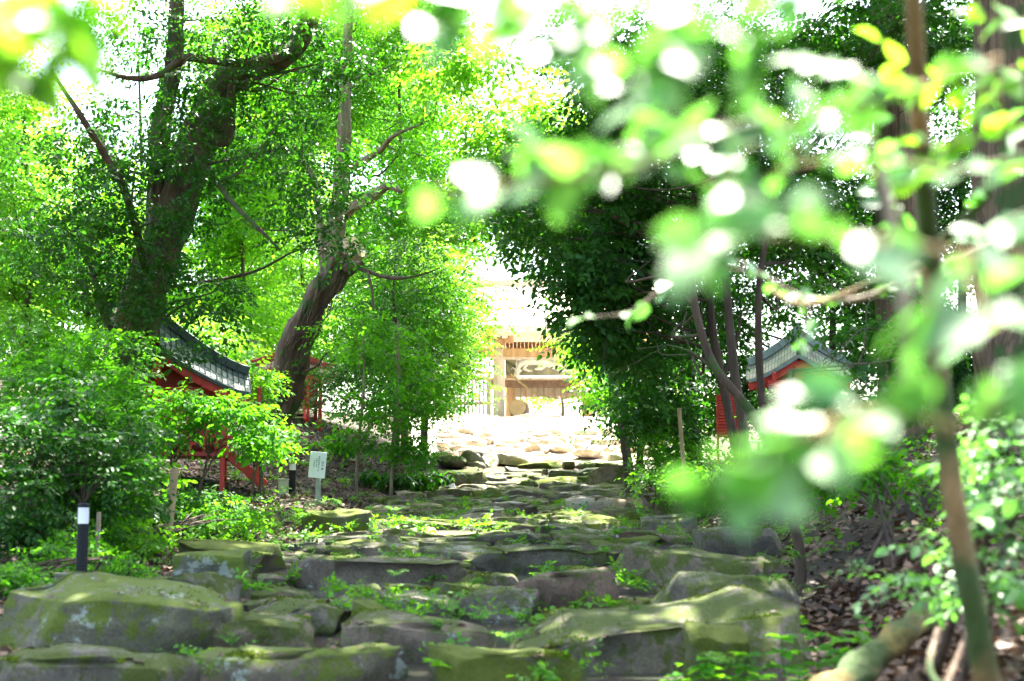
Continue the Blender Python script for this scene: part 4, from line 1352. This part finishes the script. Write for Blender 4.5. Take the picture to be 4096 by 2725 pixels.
    for sy in (-1, 1):
        V = []; Q = []
        n = 8
        for j in range(n):
            s = j / (n - 1)
            yy = GD + 1.1 + sy * 4.2 * s
            zz = zb(336) + .0 + 2.4 * (1 - s) ** 1.3 + .1
            for k in range(13):
                u = k / 12
                V.append((xa + (xb - xa) * u, yy, zz + .25 * abs(2 * u - 1) ** 3 * s))
            for k in range(13):
                u = k / 12
                V.append((xa + (xb - xa) * u, yy, zz - .16 + .25 * abs(2 * u - 1) ** 3 * s))
        for j in range(n - 1):
            for k in range(12):
                a = j * 26 + k
                Q.append([a, a + 1, a + 27, a + 26]); Q.append([a + 13, a + 39, a + 40, a + 14])
        e = (n - 1) * 26
        for k in range(12): Q.append([e + k, e + k + 1, e + 14 + k, e + 13 + k])
        rf = mk("roof", V, [Q], M_WOODP, t)
        mb = MB()
        for x in np.arange(xa + .2, xb, .32):
            mb.beam((x, GD + 1.1 + sy * 1.5, zb(336) + .75), (x, GD + 1.1 + sy * 4.1, zb(336) - .1), .09, .11)
        mb.build("rafter", M_WOOD, t)
        mb = MB(); mb.beam((xa + .1, GD + 1.1 + sy * 4.15, zb(336) - .12), (xb - .1, GD + 1.1 + sy * 4.15, zb(336) - .12), .12, .14); mb.build("eave_board", M_WOODP, t)
    mb = MB(); mb.box(((xa + xb) / 2, GD + 1.1, zb(336) + 2.5), (xb - xa + .3, .4, .3)); mb.build("ridge", M_WOODP, t)
    # shimenawa-like rope hanging diagonally
    mb = MB()
    pts = cr([tuple(at(a, b, GD - .1)) for a, b in ((511, 374), (522, 384), (534, 392), (548, 397), (566, 398), (590, 392))], 5)
    for k in range(2):
        mb.tube([Vector(p_) + Vector((0, .03 * cos(j * 1.2 + k * pi), .03 * sin(j * 1.2 + k * pi))) for j, p_ in enumerate(pts)], .028, 5)
    r_ = mb.build("straw_rope", M_ROPE)
    tag(r_, "straw rope sagging diagonally across the gate opening", "rope")
    return L_, Rr, gz


L_, Rr, gz = gate()
# drum on its stand
c0 = at(519.5, 409.5, GD - .6)
t = thing("standing_drum", "round drum with a tan skin face standing on a frame beside the gate post", "drum", (c0.x, GD - .6, gz))
ax = Vector((-.25, -1, .18)).normalized()
mb = MB(); mb.tube([c0 + ax * -.42, c0 + ax * -.1, c0 + ax * .28, c0 + ax * .38], [.34, .42, .39, .37], 28, cap=True); bd = mb.build("body", M_WOODD, t, smooth=True)
mb = MB(); mb.tube([c0 + ax * .375, c0 + ax * .40], [.37, .365], 28); mb.build("skin", M_DRUMH, t)
mb = MB()
for k in range(28):
    a = 2 * pi * k / 28
    x = ax.orthogonal().normalized(); y = ax.cross(x)
    mb.box(c0 + ax * .33 + (x * cos(a) + y * sin(a)) * .385, (.03, .03, .03))
mb.build("studs", M_BLACK, bd)
mb = MB()
for sx in (-.3, .3):
    mb.beam((c0.x + sx, GD - .5, gz - .02), (c0.x + sx * 1.1, GD - .5, c0.z - .1), .08, .08)
    mb.beam((c0.x + sx, GD - .9, gz), (c0.x + sx, GD - .2, gz), .08, .08)
mb.beam((c0.x - .35, GD - .5, c0.z - .42), (c0.x + .35, GD - .5, c0.z - .42), .08, .08)
mb.build("stand", M_WOODD, t)

# pair of slatted fences
def slat(x0, x1, y, z0, h, lab, n=14):
    t = thing("slat_fence", lab, "fence", ((x0 + x1) / 2, y, z0))
    mb = MB()
    for k in range(n):
        mb.box((x0 + (x1 - x0) * (k + .5) / n, y, z0 + h / 2), ((x1 - x0) / n * .5, .06, h))
    mb.build("slats", M_WOODP, t)
    for zz in (.12, .5, .93):
        mb = MB(); mb.box(((x0 + x1) / 2, y + .07, z0 + h * zz), (x1 - x0, .06, .12)); mb.build("rail", M_WOOD, t)
    mb = MB(); mb.box(((x0 + x1) / 2, y + .05, z0 + h + .1), (x1 - x0 + .3, .6, .08)); mb.build("cap", M_WOOD, t)
    for xx in (x0, x1):
        mb = MB(); mb.box((xx, y, z0 + h / 2), (.16, .16, h + .1)); mb.build("post", M_WOODP, t)


slat(at(440, 400, GD).x, at(489, 400, GD).x, GD + .3, gz - .05, 2.5, "pale slatted timber fence left of the gate post", 13)
slat(Rr + .5, Rr + 4, GD + .3, gz - .05, 2.5, "pale slatted timber fence right of the gate hidden by leaves", 14)

# building behind the gate, left
# trees beyond the gate
bgtree(40, "washed out tree seen through the gate opening", 560, [(600, 385, 75, 30, 20, 2, 16), (535, 395, 75, 16, 6, 2, 4)], 75, M_LBRI, L=.2, group="trees beyond the gate", cr_=1.2)


# ------------------------------------------------------------------ signboard, bollards, boxes, stakes
def sign():
    d_ = 25.0
    a, b = at(309.5, 452, d_), at(326.5, 478, d_)
    w, h = b.x - a.x, a.z - b.z
    cx = (a.x + b.x) / 2
    cz = (a.z + b.z) / 2
    gz_ = Gz(cx, d_)
    t = thing("signboard", "white board with vertical Japanese writing on a square post by the left bank", "sign", (cx, d_, gz_))
    ry = radians(7)
    mb = MB()
    M = Matrix.Rotation(radians(4.5), 3, 'Y') @ Matrix.Rotation(radians(-14), 3, 'Z')
    mb.box((cx, d_ - .05, cz), (w, .02, h), M=M)
    bd = mb.build("board", M_WHITE, t)
    mb = MB(); mb.box((cx + .01, d_, (gz_ + cz) / 2 - .1), (.075, .075, cz - gz_ + .25), rz=radians(-25)); mb.build("post", M_POST, t)
    cols = [(.32, "\u5143\u756a\u6240", .036, .046, .03), (.09, "\u4f0a\u6d77\u660e\u4e43\u795e\u3055\u307e\u306b", .030, .034, .13), (-.06, "\u304a\u8f9e\u5100\u3057\u3066", .028, .032, .09),
            (-.20, "\u3082\u3046\u5c11\u3057\uff0e\uff0e\uff0e\uff0e\uff0e", .026, .030, .06)]
    mesh_parts = []
    for (fx, txt, size, pitch, top) in cols:
        for k, ch in enumerate(txt):
            cu = bpy.data.curves.new("tmp", 'FONT')
            cu.body = ch; cu.size = size * (1.15 if fx > .3 else 1); cu.align_x = 'CENTER'; cu.extrude = .0008; cu.offset = .0016
            o = bpy.data.objects.new("tmp", cu)
            COL.objects.link(o)
            bpy.context.view_layer.update()
            me = bpy.data.meshes.new_from_object(o.evaluated_get(bpy.context.evaluated_depsgraph_get()))
            bpy.data.objects.remove(o)
            me.transform(Matrix.Translation((fx * w, 0, top - k * (pitch * (1.2 if fx > .3 else 1)))) @ Matrix.Rotation(pi / 2, 4, 'X'))
            mesh_parts.append(me)
    mb = MB()
    for me in mesh_parts:
        if not len(me.vertices): continue
        V = np.array([v.co[:] for v in me.vertices])
        V[:, 1] -= .0125
        V = V @ np.array(M).T + np.array([cx, d_ - .05, cz])
        T3 = [list(p.vertices) for p in me.polygons if len(p.vertices) == 3]
        T4 = [list(p.vertices) for p in me.polygons if len(p.vertices) == 4]
        for p_ in me.polygons:
            if len(p_.vertices) > 4:
                vs = list(p_.vertices)
                for k in range(1, len(vs) - 1): T3.append([vs[0], vs[k], vs[k + 1]])
        mb.add(V, T4, T3)
        bpy.data.meshes.remove(me)
    mb.build("lettering", M_INK, bd)


sign()


def bollard(px, ytop, ybot, d_, wpx, lab):
    p = at(px, ybot, d_)
    gz_ = Gz(p.x, d_)
    z1 = at(px, ytop, d_).z
    r = wpx * d_ / F / 2
    t = thing("bollard_light", lab, "bollard light", (p.x, d_, gz_), "bollard lights beside the steps")
    h = z1 - gz_
    mb = MB(); mb.tube([(p.x, d_, gz_ - .1), (p.x, d_, gz_ + h * .76), (p.x, d_, gz_ + h * .765)], [r, r, r * .9], 24); mb.tube([(p.x, d_, gz_ + h * .71), (p.x, d_, gz_ + h * .73)], r * 1.06, 24); mb.build("body", M_BLACK, t)
    mb = MB(); mb.tube([(p.x, d_, gz_ + h * .76), (p.x, d_, gz_ + h * .95)], r * .97, 24); mb.build("lamp", M_LAMPW, t)
    mb = MB(); mb.tube([(p.x, d_, gz_ + h * .95), (p.x, d_, gz_ + h * .985), (p.x, d_, gz_ + h)], [r * 1.04, r * 1.04, r * .8], 24); mb.build("cap", M_BLACK, t)


bollard(81, 503, 590, 12.3, 11, "nearer black bollard light with a white head in front of the left shrubs")
bollard(292, 462, 502, 26, 6.6, "farther black bollard light with a white head beside the signboard")


def jbox(px, y0, y1, d_, wpx, lab, mat):
    p = at(px, y1, d_)
    gz_ = Gz(p.x, d_)
    w = wpx * d_ / F; h = max(.1, (y1 - y0) * d_ / F)
    t = thing("junction_box", lab, "box", (p.x, d_, gz_))
    mb = MB(); mb.box((p.x, d_, gz_ + h / 2 - .02), (w, w * .7, h + .04)); mb.build("body", mat, t)
    mb = MB(); mb.box((p.x, d_, gz_ + h + .012), (w * 1.06, w * .78, .025)); mb.box((p.x, d_ - w * .36, gz_ + h * .55), (w * .8, .01, h * .7)); mb.build("lid", mat, t)


jbox(283, 490, 505, 25.8, 10, "pale beige junction box left of the farther bollard", M_BEIGE)
jbox(62, 576, 592, 12.1, 14, "small concrete box with moss stains left of the nearer bollard", plain("stained_concrete", (.24, .24, .16), .8, 0, .5, 14))


def stake(a, b, r, lab, mat=M_STAKE, name="stake", n=10):
    (x0, y0, d0), (x1, y1, d1) = a, b
    p0, p1 = at(x0, y0, d0), at(x1, y1, d1)
    p0.z = min(p0.z, Gz(p0.x, d0)) - .1
    mb = MB()
    pts = [p0.lerp(p1, k / 6) for k in range(7)]
    mb.tube(pts, [r * (1.06 if k % 2 else 1) for k in range(7)], n, .08)
    o = mb.build(name, mat)
    o.location = (0, 0, 0)
    me = o.data
    me.transform(Matrix.Translation(-p0)); o.location = p0
    tag(o, lab, "stake")


stake((166, 536, 16), (175, 468, 16), .045, "leaning bare wooden stake in front of the shrubs on the left", M_STAKE, "wooden_stake")
stake((688, 478, 23), (679, 408, 23), .034, "yellowish bamboo stake at the right edge of the far steps", M_STAKE, "bamboo_stake")
stake((97, 560, 13.4), (99, 512, 13.4), .02, "short split post just right of the nearer bollard", M_BARKL, "split_post")

# fallen log bottom right
t = thing("fallen_log", "mossy decaying log lying along the bank in the bottom right corner", "log", (1.6, 6.3, .6))
mb = MB()
lp = [at(815, 700, 6.2), at(850, 676, 6.35), at(885, 648, 6.6), at(915, 625, 6.9), at(935, 608, 7.2)]
lp = cr([tuple(p_) for p_ in lp], 6)
mb.tube(lp, [.068 + .01 * sin(k) for k in range(len(lp))], 16, .35)
mb.build("trunk", barkmat("mossy_log_bark", (.12, .08, .02), (.36, .25, .06), 10, .6, 1), t, smooth=True)
# surface roots
mb = MB()
for (a, b, c0) in [((945, 690, 5.0), (965, 640, 5.2), (978, 600, 5.5)), ((1000, 690, 4.8), (985, 640, 5.1), (980, 600, 5.4)), ((955, 700, 4.7), (930, 670, 4.9), (938, 630, 5.3))]:
    mb.tube(cr([tuple(at(*a)), tuple(at(*b)), tuple(at(*c0))], 5), .012, 6, .2)
r_ = mb.build("root", M_BARK)
tag(r_, "bare thin roots curling out of the bank at the bottom right", "roots", kind="stuff")


# ------------------------------------------------------------------ foreground sapling and blurred boughs
def leafat(pts, rng, L, spacing, mat, t, both=True, up=.5, dens=1.0, name="leaves", wid=1.25, tmpl='leaf'):
    PP, AA, UU, LL = [], [], [], []
    for seg in pts:
        Pn = [np.array(p_[:3]) for p_ in seg]
        for k in range(len(Pn) - 1):
            d_ = Pn[k + 1] - Pn[k]
            l_ = np.linalg.norm(d_)
            n_ = max(1, int(l_ / spacing))
            dn = d_ / max(l_, 1e-6)
            sd_ = np.cross(dn, [0, 0, 1]); sd_ /= max(1e-6, np.linalg.norm(sd_))
            for j in range(n_):
                if rng.random() > dens: continue
                b = Pn[k] + d_ * ((j + rng.random()) / n_)
                sg = 1 if rng.random() < .5 else -1
                PP.append(b); AA.append(dn * .5 + sd_ * sg * .9 + np.array([0, 0, rng.normal() * .35 - .1]) + rng.normal(size=3) * .25)
                UU.append(np.array([.13, -.56, .72]) * up * 2 + rng.normal(size=3) * .45); LL.append(L * rng.uniform(.65, 1.15))
    return leafmesh(name, np.array(PP), np.array(AA), np.array(UU), np.array(LL), mat, t, tmpl, wid)


def bough(lab, segs, L, spacing, mat, seed, r=.006, grp="blurred boughs hanging in front of the camera", name="leafy_bough", dens=1.0, up=.5, cat="branch", wood=M_SAP):
    """segs: list of [(px,py,d)...] polylines, first starts outside the frame or at the parent wood"""
    rng = np.random.default_rng(seed)
    S_ = [cr([tuple(at(*p_)) for p_ in s], 5) for s in segs]
    t = thing(name, lab, cat, Vector(S_[0][0]), grp)
    mb = MB()
    for k, s in enumerate(S_):
        rr = r if k == 0 else r * .55
        mb.tube(s, [max(.0012, rr * (1 - .75 * j / len(s))) for j in range(len(s))], 8, .1)
    mb.build("twigs", wood, t, smooth=True)
    leafat(S_, rng, L, spacing, mat, t, up=up, dens=dens)
    return t


rng = np.random.default_rng(9)
t = thing("sapling", "slim mossy barked sapling in the right foreground, blurred, leaning toward the camera", "tree", (at(990, 720, 4.4).x, 4.4, Gz(at(990, 720, 4.4).x, 4.4)))
mb = MB()
sp = [(997, 810, 4.5, .056), (990, 720, 4.4, .045), (984, 665, 4.3, .039), (972, 600, 4.25, .036), (957, 520, 4.2, .034), (945, 430, 4.15, .032), (936, 340, 4.1, .030), (930, 250, 4.0, .028), (922, 150, 3.7, .025), (916, 60, 3.5, .022), (912, -60, 3.3, .02)]
pts = cr([(*at(a, b, c0), r_) for a, b, c0, r_ in sp], 6)
mb.tube([p_[:3] for p_ in pts], [p_[3] for p_ in pts], 16, .12)
fk = [(930, 252, 4.0, .02), (905, 228, 3.9, .017), (885, 200, 3.8, .013), (876, 170, 3.7, .010), (872, 120, 3.6, .007)]
pts2 = cr([(*at(a, b, c0), r_) for a, b, c0, r_ in fk], 5)
mb.tube([p_[:3] for p_ in pts2], [p_[3] for p_ in pts2], 10, .1)
fk = [(932, 250, 4.0, .018), (960, 225, 3.9, .014), (990, 190, 3.8, .011), (1004, 150, 3.7, .008), (1000, 90, 3.6, .005)]
pts3 = cr([(*at(a, b, c0), r_) for a, b, c0, r_ in fk], 5)
mb.tube([p_[:3] for p_ in pts3], [p_[3] for p_ in pts3], 10, .1)
fk = [(936, 262, 4.0, .014), (880, 280, 4.1, .011), (830, 300, 4.2, .009), (800, 304, 4.2, .007), (770, 290, 4.3, .005)]
pts4 = cr([(*at(a, b, c0), r_) for a, b, c0, r_ in fk], 5)
mb.tube([p_[:3] for p_ in pts4], [p_[3] for p_ in pts4], 10, .1)
mb.build("trunk", M_SAP, t, smooth=True)
leafat([[p_[:3] for p_ in pts3], [p_[:3] for p_ in pts2]], rng, .075, .035, M_LFOR, t, dens=.7)
# pale hanging dead stem
o = MB(); pts = cr([tuple(at(*p_)) for p_ in [(880, 170, 2.6), (893, 230, 2.55), (904, 300, 2.5), (909, 360, 2.5), (905, 398, 2.5)]], 6)
o.tube(pts, [.010 + .008 * (k / len(pts)) for k in range(len(pts))], 10, .1)
o = o.build("dead_branch", M_BARKL)
tag(o, "pale dead branch hanging upright beside the foreground sapling", "branch")

bough("largest leaved bough stretching from the right edge across the lower right", [
    [(960, 430, 1.5), (900, 415, 1.5), (840, 420, 1.45), (790, 440, 1.4), (740, 470, 1.4), (705, 488, 1.4)],
    [(840, 420, 1.45), (815, 455, 1.4), (795, 490, 1.4)], [(960, 430, 1.5), (1010, 390, 1.5), (1060, 370, 1.5)],
    [(860, 415, 1.48), (850, 385, 1.45)]], .095, .062, M_LFOR, 901, dens=.62, up=.5)
bough("bough with large round leaves reaching left across the right half, level with the fork", [
    [(1060, 260, 1.6), (960, 255, 1.6), (880, 240, 1.55), (800, 235, 1.5), (730, 238, 1.5), (665, 246, 1.5)],
    [(800, 235, 1.5), (785, 215, 1.45), (770, 200, 1.4)], [(960, 255, 1.6), (975, 290, 1.55), (985, 320, 1.5)], [(880, 240, 1.55), (920, 280, 1.5), (930, 310, 1.5)]], .085, .06, M_LFOR, 902, dens=.55, up=.55)
bough("dense bough of sunlit leaves high in the centre right", [
    [(1000, 60, 1.9), (900, 95, 1.9), (800, 120, 1.85), (700, 130, 1.8), (620, 150, 1.75), (560, 150, 1.7), (530, 155, 1.7)],
    [(800, 120, 1.85), (760, 140, 1.8), (720, 165, 1.8)], [(700, 130, 1.8), (650, 110, 1.75), (600, 70, 1.7), (570, 55, 1.7)], [(620, 150, 1.75), (590, 165, 1.7), (560, 175, 1.7)],
    [(900, 95, 1.9), (850, 70, 1.9), (790, 60, 1.9)]], .07, .030, M_LFOR, 903, up=.7)
bough("bough crossing the top edge above the centre", [
    [(900, -60, 1.5), (800, -20, 1.5), (700, 0, 1.45), (600, 15, 1.4), (520, 20, 1.4), (430, 28, 1.4)],
    [(700, 0, 1.45), (680, 40, 1.4), (660, 75, 1.4)], [(600, 15, 1.4), (570, 40, 1.4), (590, 60, 1.4)], [(800, -20, 1.5), (760, 30, 1.5), (750, 60, 1.5)],
    [(560, 18, 1.4), (500, -5, 1.4), (440, -8, 1.4)]], .07, .030, M_LFOR, 904, up=.7)
bough("single low twig of sunlit leaves right of the sky gap in the upper centre", [
    [(760, 120, 1.7), (640, 165, 1.65), (540, 180, 1.6), (480, 190, 1.6), (430, 190, 1.6)]], .07, .05, M_LFOR, 905, dens=.45, up=1.1)
bough("yellow green leaves hanging in the top left corner", [
    [(-60, -40, 1.6), (0, 10, 1.6), (50, 30, 1.55), (90, 40, 1.5)], [(0, 10, 1.6), (20, 50, 1.55), (10, 85, 1.5)], [(-40, 60, 1.5), (10, 62, 1.5), (60, 60, 1.5)], [(50, 30, 1.55), (60, 10, 1.5), (90, -10, 1.5)]],
      .075, .028, M_LYEL, 906)
bough("two pale leaf clusters at the top edge left of centre", [[(430, -60, 1.5), (380, -25, 1.5), (340, -5, 1.5), (300, 0, 1.5)]], .07, .035, M_LYEL, 907, dens=.8)
bough("sharper sunlit twig curling left in front of the dark evergreens", [
    [(1000, 240, 4.2), (900, 285, 4.3), (850, 300, 4.3), (800, 296, 4.3), (760, 275, 4.3), (720, 268, 4.3), (680, 270, 4.3)],
    [(690, 270, 4.3), (660, 290, 4.3), (630, 312, 4.3), (582, 318, 4.3)], [(760, 275, 4.3), (740, 262, 4.3), (700, 258, 4.3)], [(800, 296, 4.3), (808, 320, 4.3), (800, 345, 4.3)]], .07, .06, M_LFOR, 908, r=.012,
      dens=.6, wood=M_BARKL)
bough("bright leafed branch across the upper right corner", [
    [(1080, 60, 3.2), (1010, 70, 3.2), (960, 75, 3.1), (910, 80, 3.1), (880, 40, 3.1)], [(1080, 130, 3.1), (1010, 130, 3.1), (960, 140, 3.0), (905, 145, 3.0)], [(1010, 70, 3.2), (980, 110, 3.1), (950, 110, 3.1)],
    [(1080, 10, 3.2), (1020, 20, 3.2), (960, 10, 3.2)], [(960, 140, 3.0), (930, 160, 3.0), (890, 175, 3.0)]], .08, .024, M_LYEL, 909, dens=.95)
for seg_, lab_, sd_ in [([(1080, 200, 2.6), (1020, 215, 2.6), (980, 240, 2.5)], "leaf spray entering at the right edge above the fork of the sapling", 910),
                        ([(1080, 330, 2.4), (1020, 320, 2.4), (960, 350, 2.3)], "leaf spray entering at the right edge in front of the giant cedar", 920),
                        ([(1080, 440, 4.2), (1000, 420, 4.2), (975, 400, 4.2)], "small leaf spray at the right edge above the lower right shrub", 921),
                        ([(1080, 500, 4.4), (1010, 500, 4.4), (960, 530, 4.3)], "small leaf spray crossing the lower sapling trunk from the right edge", 922)]:
    bough(lab_, [seg_], .075, .03, M_LFOR, sd_, dens=.9)
bough("bough of pale leaves in the upper right between the dense bough and the fork", [
    [(1060, 150, 2.2), (960, 170, 2.2), (880, 160, 2.15), (800, 165, 2.1), (740, 190, 2.1), (680, 175, 2.1)], [(880, 160, 2.15), (850, 120, 2.1), (800, 90, 2.1)], [(800, 165, 2.1), (770, 130, 2.1), (740, 100, 2.1)],
    [(740, 190, 2.1), (700, 150, 2.1), (640, 140, 2.1)]], .07, .036, M_LFOR, 911)
print("objects", len(S.objects), "polys", sum(len(o.data.polygons) for o in S.objects if o.type == 'MESH'))
